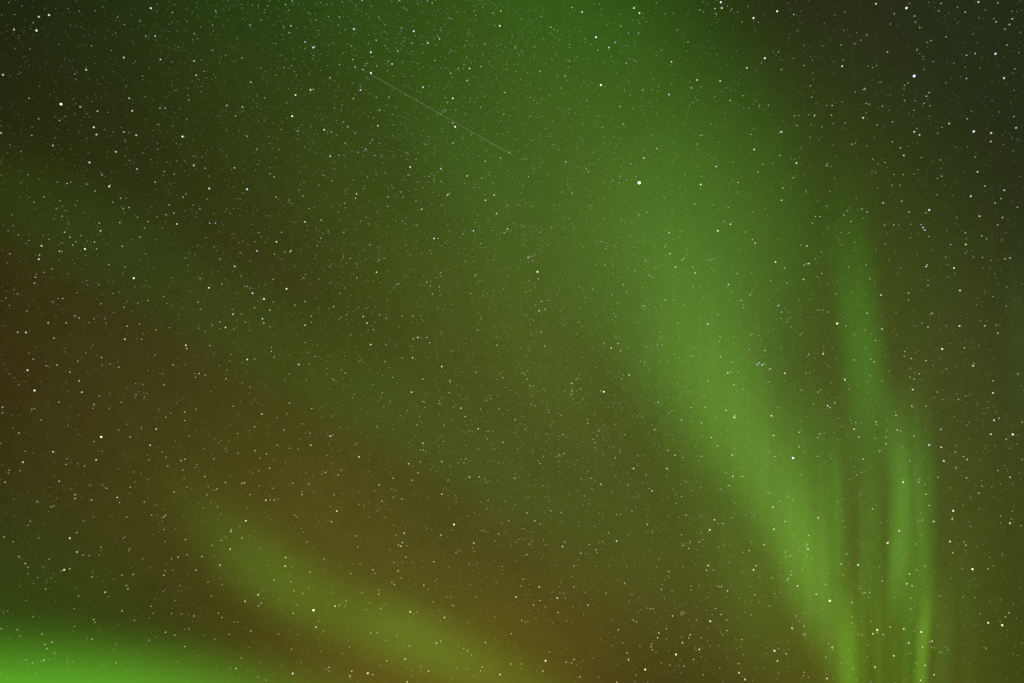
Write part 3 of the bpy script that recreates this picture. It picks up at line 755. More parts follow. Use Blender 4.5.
FAINT = """
376.2,40.2,2.5;397.8,51,2.5;500.8,11,2.5;439.5,39,2.5;355.2,66.8,2.5;362.8,69.5,2.5;450.8,73.2,2.5;467,80.8,2.5;330,77.8,2.5;353.5,98.5,2.5;
379.5,110.2,2.5;347.8,126.8,2.5;365.8,149.2,2.5;452.8,123,2.5;453,143,2.5;500.5,158,2.5;485.2,161.2,2.5;505,92.5,2.5;509.5,152.2,2.5;615.2,42.5,2.5;
715,8.5,2.5;565.2,75.8,2.5;691.5,88,2.5;730.2,100.5,2.5;656.8,148.5,2.5;565.8,161.8,2.5;793.8,14.5,2.5;914.5,16,2.5;965.2,12.2,2.5;996,21.8,2.5;
1012.2,18.8,2.5;1009.5,24.5,2.5;887.5,52,2.5;975.2,53.5,2.5;966.5,55.2,2.5;929.2,92.5,2.5;926.5,96.2,2.5;966.5,78.5,2.5;865,88.5,2.5;832.2,105.5,2.5;
831.5,115.2,2.5;900.5,147.8,2.5;826.5,165.5,2.5;64.5,232.2,2.5;59.5,251.2,2.5;48.2,322.8,2.5;355.5,198.2,2.5;387.8,197,2.5;504.2,232.8,2.5;321,220,2.5;
269.8,310.2,2.5;263.8,323,2.5;333.5,306.5,2.5;413.2,338.8,2.5;427,337.5,2.5;572.2,193.2,2.5;738.2,182.5,2.5;682,260.2,2.5;750.2,294.8,2.5;
665.2,299.8,2.5;538.2,278.8,2.5;541.5,301.2,2.5;541.2,332.2,2.5;782.8,187.8,2.5;867,211.8,2.5;901.8,201.2,2.5;909,211.8,2.5;981.8,235.8,2.5;
984.8,186,2.5;995,203,2.5;1002.5,217.5,2.5;1010,257.8,2.5;908.5,293.2,2.5;984.8,325.8,2.5;997.8,333.2,2.5;867.2,313.2,2.5;186.8,348.5,2.5;
79.2,380.8,2.5;199,373.5,2.5;59.2,481.2,2.5;74.8,494.8,2.5;75,498.5,2.5;91.5,500,2.5;174.2,492.2,2.5;181,460.5,2.5;205,476.5,2.5;244.2,482.8,2.5;
254.5,426.8,2.5;422.8,379,2.5;423.8,401.8,2.5b;465.2,416.5,2.5;393.2,478.2,2.5;379.2,485,2.5;479.2,476.8,2.5;269.5,468.2,2.5;325.5,472.5,2.5;
302,494.5,2.5;618,343.5,2.5;658.2,402.2,2.5;654.8,429.8,2.5;675,455.2,2.5;735.2,418,2.5;711.5,437.5,2.5;742.5,476.5,2.5;720.5,356.8,2.5;
764.8,350.5,2.5;759.2,362.8,2.5b;896,415.5,2.5;897.2,430,2.5;967,459.5,2.5;1010,477.2,2.5;926,494.2,2.5;886,443.8,2.5;875.8,422,2.5;863.2,459,2.5;
834.8,402.8,2.5;799.2,432.2,2.5;799,446.8,2.5;770.5,368.5,2.5o;69.8,568.8,2.5;128,588.8,2.5;164,516.8,2.5;25.2,563.5,2.5;93.8,619.5,2.5;122,610.8,2.5;
52,642.2,2.5;163.8,575.2,2.5;178,557.2,2.5;202,556.5,2.5;196.2,570.2,2.5;230.2,548.8,2.5;165.5,632.2,2.5;236,668.5,2.5;441,535,2.5;402.5,542.5,2.5;
398.2,570.8,2.5;372.8,569.8,2.5;331.5,521.8,2.5;423.8,585.2,2.5;433.8,561.8,2.5;428.5,671,2.5;351.8,671.2,2.5;350.2,676,2.5o;407.2,681.8,2.5;
534.8,520.8,2.5;647.5,524.5,2.5;764,544.8,2.5;727.5,590.8,2.5;672.5,616,2.5;690.2,634.8,2.5;658.8,633,2.5;657.8,637.8,2.5;587.8,605.2,2.5;
787.5,579.8,2.5;816.2,594.2,2.5;841.2,563.8,2.5;952.2,519.2,2.5;909.5,574,2.5;907,583.5,2.5;932.2,641.2,2.5;925.2,665.5,2.5;934.2,674.8,2.5;
920.5,680.2,2.5;620.2,106.5,2.2;941,3.5,2.2;892.5,121.8,2.2;967.2,118.8,2.2;1013.8,116.5,2.2;892.5,141.8,2.2;780,155.5,2.2;67.2,183.5,2.2;
120.5,198.2,2.2;129,207.5,2.2;155.2,182.2,2.2;183.2,197.2,2.2;169.2,204.8,2.2;174,213.2,2.2;166.2,214.8,2.2;119.8,222.5,2.2;99.2,223,2.2;94.5,242,2.2;
122.2,246.2,2.2;39.5,255,2.2;35.5,277.2,2.2;34.5,283.2,2.2;209.8,223.2,2.2;221.8,283.8,2.2;198.2,302.2,2.2;127.2,326.2,2.2;17.8,332.2,2.2;
53.8,338.2,2.2;274.2,176.8,2.2;276,197.2,2.2;481.8,178.2,2.2;474.8,276.2,2.2;426.8,282.2,2.2;439.2,286.8,2.2;432.5,294,2.2;343.8,232.2,2.2;
356.8,277.8,2.2;304.8,301.5,2.2;311,316.2,2.2;373.5,329.5,2.2;386.2,318.2,2.2;413,316,2.2;588.2,171.8,2.2;757.8,171.8,2.2;695,204,2.2;723.8,221.2,2.2;
684,258.2,2.2;692.8,267,2.2;741.5,300.5,2.2;644.2,306,2.2;645.5,260.8,2.2;623.2,284.5,2.2;544.8,309.2,2.2;720,336.2,2.2;793.2,177.8,2.2;
815.5,216.5,2.2;820,216.5,2.2;851,221.5,2.2;862,209,2.2;941.8,176.2,2.2;921,224.5,2.2b;893.8,225,2.2;965.5,232.8,2.2;1001,198.5,2.2;1017.5,207.2,2.2;
1005,258.8,2.2;932,313.2,2.2;928,327,2.2;807,263.8,2.2;804.2,265,2.2;821.8,273.5,2.2;784.5,267.8,2.2;781.5,312,2.2;870,278.8,2.2;875.5,340.5,2.2;
69.8,372,2.2;57,365,2.2;101.5,357.5,2.2;2.5,407.2,2.2;225.8,378.8,2.2;184.8,412,2.2;130.2,437,2.2;18.8,433,2.2;5.2,482.2,2.2;37.2,501.5,2.2;
185,459.2,2.2;225.5,482.5,2.2;241.8,483.5,2.2;255,450.5,2.2;271.5,351.2,2.2;345.2,373,2.2;385.2,361.5,2.2;429.8,342.8,2.2;449.8,380.5,2.2;
449.2,392.8,2.2;476,372.5,2.2;496.8,345.2,2.2;503.2,442.2,2.2;417.8,472.8,2.2;412.2,480.2,2.2;381.8,501,2.2;401.8,499,2.2;289.5,403,2.2;
311.8,408.5,2.2;284,429.8,2.2;266.5,454,2.2;338.2,475,2.2;292.8,483.2,2.2;620.5,350.8,2.2;587.8,423.2,2.2;562.8,434.5,2.2;563.8,453.5,2.2;
668,450.5,2.2;701.5,422.8,2.2;705.2,407.2,2.2;707.8,381.2,2.2;733.8,384.5,2.2;717.5,445.8,2.2;544.8,346,2.2;964.5,347.8,2.2;926,360.8,2.2;
911.2,358.5,2.2;919.2,373.8,2.2;912,406.5,2.2;1006.2,439.2,2.2;941,429.2,2.2;966.5,477.8,2.2;978.8,493.2,2.2;858.8,437,2.2;872.5,508.8,2.2;854,360,2.2;
874,361.8,2.2;818,392,2.2;830.2,407.5,2.2;820,433.8,2.2;817.5,456.2,2.2;76.8,532.5,2.2;92,577,2.2;121.8,575.2,2.2;133.2,574.5,2.2;18.8,556.5,2.2;
78.5,596.2,2.2;92,639.2,2.2;42,633.8,2.2;45,644.5,2.2;47,648.5,2.2;185.5,539.5,2.2;194,616,2.2;250.8,631,2.2;398.5,545.2,2.2;274.2,580,2.2;
293.2,613.2,2.2;378.8,594,2.2;372.8,674.5,2.2;485.5,642.5,2.2;527,512.8,2.2;596,549.8,2.2;686.2,515.2,2.2;683,545.5,2.2;688.8,548.5,2.2;
706.5,570.2,2.2;749.2,550.5,2.2;756,565.8,2.2;668.8,571.5,2.2;628.5,659.2,2.2;540,600.5,2.2;558,612.5,2.2;566.2,662.2,2.2;574,659.5,2.2;580,676.8,2.2;
785,521.5,2.2;852,602.5,2.2;965.8,545.2,2.2;952.8,552.8,2.2;912,585.8,2.2;786.2,653.8,2.2;172.5,12.5,2;215.8,11.2,2;145.8,36.2,2;242,57.8,2;
28.8,98.2,2;188.8,100.2,2;160,108.2,2;165.2,108.2,2;235.5,116,2;38.5,118.8,2;59.5,120.5,2;31.8,135.5,2;247.2,136.2,2;249.8,24.8,2;205,168.2,2;
289.2,32.8,2;314.8,46.5,2;339.5,17.2,2;401.5,27.8,2;411.8,43,2;432.2,3,2;484.8,44,2;352.8,59.5,2;339.5,64.5,2;388.2,61.2,2;376.8,66,2;434.8,60.5,2;
458.2,68.2,2;480.8,66.5,2;313.5,89.2,2;264.5,97.8,2;447.2,102.5,2;445.5,110.5,2;388.8,97,2;343.5,122,2;331.5,131.8,2;297.5,131.2,2;355,133.2,2;
339.2,155.2,2;358.2,152.2,2;345,143,2;374.8,155.5,2;480.5,107.2,2;503.8,114.2,2;292.2,1,2;285.5,4.5,2;362.2,0.5,2;399.5,0.5,2;256.8,149,2;572,7.5,2;
620.8,26,2;638.5,33.2,2;597.8,50.2,2;626.2,63.2,2;688,42,2;699.8,10,2;716.2,14,2;540,71.2,2;642.5,90,2;743,95.8,2;623.2,124,2;759.5,106,2;
700.5,135.2,2;697,144,2;750.8,134.5,2;630.8,163.8,2;586.2,169,2;515.5,47.8,2;551,27.2,2;762.8,164.5,2;894.2,14,2;919.8,27.5,2;938.8,11,2;1004.8,29.2,2;
997.8,2.8,2;866.8,34.8,2;841,45,2;931.2,40.5,2;946,36.8,2;916.8,50,2;1007,45.2,2;778.5,51.8,2;803.8,65.5,2;908,82.8,2;904.5,85.2,2;924.2,103.2,2;
904.5,100.5,2;913.8,110.2,2;810.5,85.8,2;863.5,89.5,2;866.2,103.5,2;882.5,106.2,2;877.2,124.8,2;916.8,128.5,2;940.5,160,2;779.8,132.5,2;827.2,163.8,2;
852,144,2;885,162.5,2;110.2,185.2,2;95,191,2;123.2,208.5,2;147.8,221.5,2;69.8,237.2,2;72.8,245,2;140,236.8,2;215.5,223.2,2;240.2,252.8,2;219.8,258.8,2;
254.5,307.8,2;219.8,321.8,2;79.2,318,2;74.8,316,2;303,195.8,2;403,197.2,2;400.8,192,2;416,201,2;448.8,194.2,2;507.5,205.5,2;480.8,243.5,2;
440.5,272.5,2;430.5,286.2,2;470.8,293.5,2;281.5,232.2,2;289.8,252,2;274.5,254.2,2;320.8,238.2,2;369.8,244.8,2;379,260,2;384.2,258.2,2;303.8,278,2;
273.2,279.5,2;294.8,305.2,2;379.8,315,2;402,316,2;409,175,2;612.8,180.5,2;528.5,176.5,2;752.5,239.5,2;647.2,212.5,2;649.2,275.2,2;604.8,265,2;
593,289.2,2;578.8,322,2;812.5,223,2;844,215,2;925.8,212.8,2;950.8,244.5,2;997.8,224.8,2;928,285.5,2;770.5,280.8,2;787,283,2;846,325.8,2;827.5,312,2;
254.5,358.8,2;118.8,367.2,2;94,404.2,2;164,384.8,2;173,364.8,2;195.5,377.2,2;233.2,406.2,2;184.8,420.5,2;165.8,417.2,2;66,464.5,2;51.2,507,2;
144.2,501.8,2;106.8,488.2,2;130.2,487.2,2;167.8,466.2,2;183,470.2,2;214,459,2;216.8,488.8,2;385.8,344.5,2;274.2,357,2;315,356.5,2;392.8,377.5,2;
382,393,2;439,403.5,2;503.2,377.5,2;486.5,400.2,2;488,431.2,2;465.8,459,2;423.2,450.2,2;420.5,462,2;448,480,2;289.5,448.2,2;341.2,470.2,2;
308.8,483.8,2;274,500,2;600.8,390.8,2;621.8,379,2;580.8,389,2;571.8,391,2;604,343.2,2;662,345,2;598.8,431,2;540.2,463.5,2;515,478.2,2;591,478.2,2;
615.2,457.8,2;627.8,484.8,2;683,457.5,2;681.2,419.5,2;691.2,407.5,2;730.8,372,2;742.8,389.2,2;735.2,415.8,2;729,485.5,2;693.2,355.8,2;764,364,2b;
550.8,510.8,2;527.2,379.2,2;530,385.5,2;914.2,379,2;926,406.2,2;993,380.8,2;1018,374,2;999.2,418.2,2;958.5,399.5,2;914,436.2,2;963.5,456.8,2;
955.2,452,2;956,467.8,2;929.2,505.5,2;808.8,354.2,2;820.8,390,2;817.8,437.5,2;775.5,456.5,2;769,369.5,2;769.2,381.8,2;770,493,2;919,482.2,2;
126.5,585.5,2;151.5,515.2,2;4.2,536.8,2;28,567.2,2;17.2,629.8,2;171.5,558.8,2;230.2,549.5,2;231.5,529.5,2;242,537.8,2;151,606.2,2;221.8,617.5,2;
174.8,635.2,2;184.8,646.5,2;116.2,663,2;392,582.2,2;394.5,584.5,2;356,536,2;310,572,2;293.8,590.8,2;258.5,606,2;261,603,2;370.8,633.2,2;440.8,641.2,2;
386.8,660.8,2;329,667.5,2;498.5,534,2;482.2,667,2;511,633.8,2;511,664,2;564.8,542.2,2;723.2,523.5,2;699.2,542,2;661.2,589.2,2;715.5,608.5,2;
721,614.5,2;726.8,630.5,2;693.5,659.5,2;651,646.8,2;652.5,649.8,2;618.5,629.8,2;624.5,583,2;606.2,593.2,2;574,566.2,2;573.8,586.8,2;533.5,604.8,2;
521.8,620.5,2;616.8,682,2;808.8,535.5,2;791,574.8,2;882.2,581,2;883.2,634.5,2;890.2,627,2;922.5,647.2,2;832,647.5,2;781.2,69.8,1.8;872.5,67.5,1.8;
930,105.8,1.8;1014.8,68.8,1.8;811.8,97.2,1.8;855.2,92.2,1.8;797.2,125.5,1.8;821.8,126.8,1.8;845.2,123,1.8;942.2,127.5,1.8;937.8,133.2,1.8;
921.5,157.5,1.8;975.2,157,1.8;872.8,159,1.8;768.5,105.2,1.8;915.5,22,1.8;101.8,175,1.8;112.8,202.2,1.8;44,196.8,1.8;62.2,216.2,1.8;200,209,1.8;
137.5,217.2,1.8;144.5,228,1.8;75.8,241.8,1.8;96.5,249,1.8;108.8,264.5,1.8;101,303.8,1.8;124.2,307.2,1.8;148,300.5,1.8;163.8,296.5,1.8;200.2,278.2,1.8;
247.2,286.5,1.8;250.8,288,1.8;200.2,309.2,1.8;241.5,314.2,1.8;212.5,325.2,1.8;245.5,322,1.8;155.8,329.8,1.8;139.5,324,1.8;141.8,339.2,1.8;66.2,323,1.8;
62.8,298.5,1.8;9.8,253.8,1.8;174.2,174.2,1.8;164.2,171.5,1.8;270,173.8,1.8;332,180.8,1.8;289.2,200,1.8;344.5,203.2,1.8;463,233.8,1.8;475.2,222.5,1.8;
476,274.5,1.8;481.2,318.8,1.8;477.8,330.2,1.8;309.2,208.5,1.8;284.8,252.2,1.8;259,232.8,1.8;317.2,245.8,1.8;343.5,257.2,1.8;350,258.5,1.8;
357.2,264,1.8;270,326.8,1.8;311.5,322.2,1.8;341,317.5,1.8;346.5,314.8,1.8;398.8,283.8,1.8;405.5,224,1.8;402.2,220.8,1.8;387.8,206.5,1.8;434,181.2,1.8;
441,181.5,1.8;323.2,175,1.8;636,176.5,1.8;619.8,176.5,1.8;728.2,207.5,1.8;745.2,232,1.8;666,244.2,1.8;665,246.8,1.8;699.8,286,1.8;693.2,286.5,1.8;
678,323.2,1.8;718,314.8,1.8;634.8,271.2,1.8;626.8,292.5,1.8;611.8,295,1.8;605.8,248.5,1.8;600.2,241.5,1.8;617.8,303.2,1.8;615.8,316.8,1.8;
532.8,261,1.8;530.2,290.5,1.8;551.5,227.2,1.8;540,232.2,1.8;719.2,341,1.8;737,273.5,1.8;710.5,259.5,1.8;615.8,337.2,1.8;806,191,1.8;826.5,206,1.8;
828.2,227.8,1.8;847.5,210.5,1.8;891.8,185.2,1.8;899.8,185.2,1.8;893.8,174.5,1.8;903.2,174.5,1.8;937,194.8,1.8;928.8,236.5,1.8;884.2,225.2,1.8;
927.2,264.5,1.8;986.5,238.8,1.8;982.5,257.5,1.8;908.5,299.8,1.8;801,245,1.8;821.5,251.8,1.8;800.2,334.5,1.8;817.5,310,1.8;836.2,294,1.8;848.8,267,1.8;
866.2,264.8,1.8;77.8,361.2,1.8;46.5,365.8,1.8;33.2,359.2,1.8;58.8,402,1.8;2.5,412.8,1.8;31.8,409.5,1.8;41.2,420,1.8;99.2,396.2,1.8;121.2,402.2,1.8;
136,394.8,1.8;205,375,1.8;195.8,409.2,1.8;94,441.5,1.8;84.5,466,1.8;9.2,470.2,1.8;53.8,505.8,1.8;119.5,502.5,1.8;149.2,460.2,1.8;166,457.2,1.8;
187,487,1.8;189.2,436,1.8;207,495,1.8;237.5,433.5,1.8;238.2,453.2,1.8;250.2,494.5,1.8;250,387,1.8;305.2,342.5,1.8;333.8,380.2,1.8;450.2,382.2,1.8;
390.2,401.5,1.8;453.5,406.8,1.8;444.2,425.2,1.8;480.5,409,1.8;499.2,409,1.8;487.2,438.8,1.8;464,462.8,1.8;442.2,461.2,1.8;377.2,427.2,1.8;
416.8,425,1.8;393.2,497.2,1.8;332.8,435,1.8;310,433.2,1.8;302.2,423.8,1.8;277.2,445.2,1.8;259.8,458.2,1.8;356.2,443.5,1.8;301.8,491.5,1.8;
270.2,500,1.8;334,495,1.8;577.2,378.8,1.8;644.5,361.8,1.8;646,346.8,1.8;657.2,345.2,1.8;624.8,434.8,1.8;587.2,419.5,1.8;559.2,454.8,1.8;561,415.2,1.8;
549,412.2,1.8;525.5,429.8,1.8;515,419.5,1.8;637.8,455.8,1.8;637.8,465.5,1.8;646.2,474.8,1.8;704,395.2,1.8;738.2,372.5,1.8;701.8,456.5,1.8;
681.5,496.5,1.8;732,362.2,1.8;749.2,349.2,1.8;523.5,372.8,1.8;632,511.2,1.8;973.8,363.5,1.8;904.8,351.5,1.8;900.5,431,1.8;938,477.2,1.8;
997.8,470.5,1.8;910,460.8,1.8;885.8,437.2,1.8;855.8,422.5,1.8;875.5,438.2,1.8;880,450.5,1.8;861.5,472.2,1.8;845.2,378.8,1.8;870.8,359.2,1.8;
870,375.8,1.8;801.5,390.2,1.8;806,373,1.8;813.5,403.8,1.8;780,501.2,1.8;788.5,496.5,1.8;937,392,1.8;1022.2,422,1.8;909.8,377,1.8;904.2,356.2,1.8;
83,555,1.8;89,555.5,1.8;101,547.2,1.8;61.5,571,1.8;129.8,548.8,1.8;126.8,517,1.8;165.8,515.2,1.8;30.2,521.2,1.8;13.2,542,1.8;49.2,559.2,1.8;
45.5,589,1.8;74.2,608.5,1.8;95,622.2,1.8;26,659.8,1.8;54.2,652.8,1.8;32.5,663,1.8;1.2,628.8,1.8;165.2,570.8,1.8;187,554.5,1.8;212.2,545.5,1.8;
221.5,540.5,1.8;208,582,1.8;211.5,596.2,1.8;134.5,620.5,1.8;171.5,613.5,1.8;218.5,613,1.8;149,640.2,1.8;405.8,557.2,1.8;394,562.5,1.8;357.8,547,1.8;
294.8,515.2,1.8;307.2,541.8,1.8;323.8,559,1.8;290.8,581.5,1.8;346,600.8,1.8;350.8,573.5,1.8;379,590,1.8;380.5,608.2,1.8;377,632.8,1.8;453.8,605.8,1.8;
409.5,645.8,1.8;349.5,676.8,1.8;456,552.5,1.8;508.8,520.8,1.8;463.8,648.5,1.8;467.2,651.5,1.8;480.5,670.8,1.8;303,593.5,1.8;560.8,512.5,1.8;
540.2,524,1.8;529,544,1.8;526.2,555,1.8;589.5,544.5,1.8;608.5,532.8,1.8;597.2,552.2,1.8;580.8,553.5,1.8;616.5,514.5,1.8;681.5,534.8,1.8;
690.2,541.2,1.8;690.8,585.8,1.8;721.5,586.5,1.8;726.8,619.8,1.8;682.5,614,1.8;688.8,638,1.8;666.5,628.8,1.8;701.2,637.8,1.8;684,666.2,1.8;
651.8,643.8,1.8;627,653,1.8;628.5,660.5,1.8;633.2,620.2,1.8;636.5,621.8,1.8;650.8,608.8,1.8;523,579.2,1.8;543,671.2,1.8;571.8,663,1.8;742,639.5,1.8;
754.8,594.8,1.8;806.8,544.2,1.8;785.2,552,1.8;825.2,584.2,1.8;846.8,554,1.8;888.5,542.2,1.8;988,568.8,1.8;925,566.2,1.8;916.8,570,1.8;865.2,592.8,1.8;
869.5,592.5,1.8;1009,612.8,1.8;1005.5,617,1.8;804.2,625.8,1.8;803.2,634.5,1.8;796.2,616,1.8;825.8,657.2,1.8;804.2,672.2,1.8;33.2,22.8,1.5;
124.5,24.5,1.5;140,20.2,1.5;212.5,25.2,1.5;211.8,50.5,1.5;74.8,73.8,1.5;204,71.2,1.5;91.5,45.8,1.5;186.8,119.2,1.5;157.8,149.2,1.5;129.5,160.2,1.5;
157.8,124.2,1.5;117.5,17.2,1.5;194.2,33.8,1.5;142.5,76,1.5;21,151.5,1.5;328.5,16.5,1.5;316,19.8,1.5;437.8,36.5,1.5;403,62,1.5;367.5,63.5,1.5;
286.5,102.8,1.5;360.5,86.5,1.5;352.2,83,1.5;429.2,86.2,1.5;445.2,97.8,1.5;396,107.5,1.5;392.5,114.5,1.5;342.2,104.8,1.5;334.2,107.8,1.5;336.5,135,1.5;
281.2,129.5,1.5;344.2,155.2,1.5;370.2,142.8,1.5;372.2,139.5,1.5;381.2,155,1.5;407.5,152.5,1.5;440.5,114,1.5;471.5,134.5,1.5;508,132,1.5;485,96.2,1.5;
416,159.5,1.5;296.2,75.2,1.5;284,67.2,1.5;276.5,75.2,1.5;268,6,1.5;451.8,18.5,1.5;351.2,45.8,1.5;283.5,26.5,1.5;634.8,60.5,1.5;677.5,30,1.5;
732,8.8,1.5;569,67.2,1.5;569.8,60.8,1.5;652,89.8,1.5;697.2,100.2,1.5;530.2,97.5,1.5;586.8,100.5,1.5;748.8,108.2,1.5;550.2,136.2,1.5;531.8,140.2,1.5;
652,135,1.5;702.5,135.2,1.5;733.2,162,1.5;677.5,154.5,1.5;672.2,162.2,1.5;523.8,159.2,1.5;526,159,1.5;710.8,124,1.5;534,46.8,1.5;569.8,44.5,1.5;
554.2,29.8,1.5;656.2,3,1.5;561,88,1.5;603.8,143.8,1.5;742,22,1.5;661.2,50.2,1.5;797.5,30.5,1.5;957.5,7.2,1.5;993.8,18.8,1.5;861,40.2,1.5;855,43.8,1.5;
843.2,59.8,1.5;927,42.2,1.5;923,56.2,1.5;803.8,45.5,1.5;793.5,58.5,1.5;822.5,46,1.5;867.8,66.2,1.5;876.5,65.5,1.5;904,88.2,1.5;915.2,100.8,1.5;
842.2,101.8,1.5;826.2,105.5,1.5;794.2,115.8,1.5;799,115.5,1.5;808.8,114.8,1.5;811.2,124.5,1.5;833,123.5,1.5;868.8,104,1.5;866.2,113,1.5;
929.5,116.5,1.5;971.5,111.2,1.5;855.2,143.2,1.5;866.8,146.2,1.5;878,163.8,1.5;810.2,137.5,1.5;772.8,163.2,1.5;918,169.5,1.5;924,69.5,1.5;881,82,1.5;
933,61.5,1.5;945.8,83,1.5;890.5,24,1.5;844.8,11.8,1.5;909.8,3.5,1.5;71,182.2,1.5;57.5,182.2,1.5;34.2,202.2,1.5;60,200.8,1.5;56.5,208.5,1.5;
185.8,194.2,1.5;207,199,1.5;156.8,216.8,1.5;80.8,235.5,1.5;62,242.8,1.5;62.2,251.5,1.5;48.8,239.5,1.5;44,272.2,1.5;52,269,1.5;125,267,1.5;
113,293.5,1.5;137.8,303.2,1.5;214.2,247,1.5;244.8,286.2,1.5;205.2,331.5,1.5;233.8,329.2,1.5;169.5,327.8,1.5;94,319,1.5;26.8,311,1.5;6,298,1.5;
17.5,294,1.5;52.8,302.2,1.5;145.8,253.5,1.5;98.8,284.8,1.5;255,241.8,1.5;86.8,184.2,1.5;393.2,187.8,1.5;492.5,230.5,1.5;438.2,238.5,1.5;421.2,254,1.5;
430,250.5,1.5;464.5,261.2,1.5;478.5,281.2,1.5;440.2,295,1.5;477.8,313.2,1.5;492.8,259.8,1.5;328.2,231,1.5;379.2,246.8,1.5;305.5,274.8,1.5;
397.2,284.8,1.5;380.8,282.8,1.5;340,293.5,1.5;330,282.8,1.5;318.8,279.2,1.5;358.8,307.2,1.5;350.8,335.2,1.5;507.8,275.8,1.5;503.5,289,1.5;
396,220.8,1.5;369,224,1.5;360.5,220.8,1.5;338.2,212.2,1.5;423,187.5,1.5;429,176.5,1.5;384.8,172.5,1.5;364,188.5,1.5;304,181.8,1.5;353.5,179.8,1.5;
619,183,1.5;553.8,205.2,1.5;701.8,176.5,1.5;712.5,205,1.5;639.2,215,1.5;743.2,308,1.5;642.5,306.2,1.5;650.8,276.5,1.5;653.2,277.8,1.5;642.5,287,1.5;
612.8,265.2,1.5;613,273.5,1.5;603.2,242,1.5;615.2,245.8,1.5;583,247,1.5;637.5,322,1.5;531,256.5,1.5;534.2,254.2,1.5;547.5,300.5,1.5;550,300.5,1.5;
524.5,315.5,1.5;533.8,320.5,1.5;521.8,224.8,1.5;525.8,202.8,1.5;604,219,1.5;733.2,337.5,1.5;714,258.8,1.5;577,334,1.5;679.8,231,1.5;682.2,230.8,1.5;
665,197.8,1.5;856.2,198.5,1.5;913.8,174,1.5;877.5,188.2,1.5;937.2,178.5,1.5;910.8,224.2,1.5;965.5,253.2,1.5;957,218,1.5;973.5,257,1.5;928,280,1.5;
930.5,314.2,1.5;922.2,323.5,1.5;992.8,296.5,1.5;1006.2,306.2,1.5;1006.8,287,1.5;996.2,325,1.5;817.8,277,1.5;787.2,321.8,1.5;791.2,327,1.5;
823,309.8,1.5;865,329.8,1.5;853.8,334.8,1.5;841.8,245,1.5;849.2,232.5,1.5;841,232.5,1.5;855,242.2,1.5;810,299.5,1.5;798.8,300.5,1.5;852,292.5,1.5;
830,191.5,1.5;875.5,172.5,1.5;885.5,244.2,1.5;945.8,257.2,1.5;900.5,268,1.5;910.2,237.8,1.5;876,249.5,1.5;110.2,364,1.5;34.5,408.5,1.5;93,408.2,1.5;
109.2,408.2,1.5;142.8,384.2,1.5;226.8,370.2,1.5;170.8,413.2,1.5;141.5,428.8,1.5;119.2,430.2,1.5;25.2,451.2,1.5;67,459,1.5;20,470.8,1.5;102.8,484.8,1.5;
134.8,482,1.5;133.5,472,1.5;184.2,478.2,1.5;197,464.5,1.5;214.5,490,1.5;208.2,487,1.5;225.5,448.2,1.5;203.8,448.8,1.5;217.5,507,1.5;162.2,452,1.5;
155,355,1.5;209.8,345.5,1.5;231.2,354.5,1.5;309,364,1.5;271.5,347.2,1.5;289.2,373.8,1.5;341.5,370,1.5;332.5,378.8,1.5;382.5,375.5,1.5;403,358,1.5;
411.8,345.8,1.5;452.5,351.2,1.5;380.8,396.5,1.5;425,407.5,1.5;500.5,373,1.5;490.5,398.5,1.5;494.2,449.2,1.5;441,461.8,1.5;420.5,450,1.5;425.8,451,1.5;
407,410.8,1.5;420,416.2,1.5;395.2,490,1.5;486.5,482,1.5;443.8,441.5,1.5;287.2,413.5,1.5;277.2,417.8,1.5;331.5,416.2,1.5;327.2,455.2,1.5;298,449,1.5;
306.2,472.2,1.5;272.5,488.2,1.5;259,485.8,1.5;258.8,471,1.5;361,360,1.5;358.8,361.2,1.5;487.2,508.5,1.5;458,463,1.5;400.2,415.8,1.5;403.2,418,1.5;
456,502,1.5;570.8,394.2,1.5;564.8,391.2,1.5;614.5,358.2,1.5;640.2,361,1.5;652,425,1.5;637.8,416,1.5;538,460.8,1.5;530.8,404.5,1.5;535.2,405.8,1.5;
523.5,416.5,1.5;543.2,456,1.5;581,479,1.5;588,471.2,1.5;620.2,450.2,1.5;649,488.5,1.5;612.5,491.8,1.5;682,420.8,1.5;691,421.2,1.5;725.5,472.5,1.5;
695.8,446.2,1.5;676,503.2,1.5;721,488.8,1.5;690.2,356,1.5;679,357.8,1.5;694,348,1.5;746.2,410,1.5;533.2,450.5,1.5;517.5,449,1.5;667,397,1.5;
669,413.2,1.5;597,435.8,1.5;593.2,439.5,1.5;543.2,485.8,1.5;584.5,496,1.5;956.5,445.5,1.5;856.8,475,1.5;848.8,389,1.5;823.5,352.5,1.5;810,372.5,1.5;
805,452.8,1.5;800.5,474.8,1.5;793,499.8,1.5;770.2,452,1.5;946.5,368.5,1.5;1022.2,459.5,1.5;919.5,479,1.5;925,484.5,1.5;910.5,368.2,1.5;982,486.2,1.5;
99,555,1.5;92.5,572.5,1.5;128.8,550.8,1.5;162,518,1.5;83.5,520.8,1.5;28.2,525.2,1.5;28,574,1.5;38.5,538,1.5;37.8,577.5,1.5;74.5,626.5,1.5;
40.8,661.2,1.5;20,636.2,1.5;7.8,610.8,1.5;33,616.5,1.5;172.8,570.5,1.5;239.8,526.2,1.5;165.2,541.5,1.5;163.8,529.5,1.5;142.8,558.8,1.5;180,585.5,1.5;
222,584.5,1.5;153,613.2,1.5;181.8,614,1.5;233.8,622,1.5;237.5,622.2,1.5;188.8,628.8,1.5;229.2,634.5,1.5;241,657.8,1.5;115.8,643.8,1.5;175,600.5,1.5;
125,537.2,1.5;406.8,545.8,1.5;401,577.8,1.5;360,564,1.5;297,517,1.5;303.8,532,1.5;345.2,606,1.5;338.8,606,1.5;323.5,631.2,1.5;318.8,621.2,1.5;
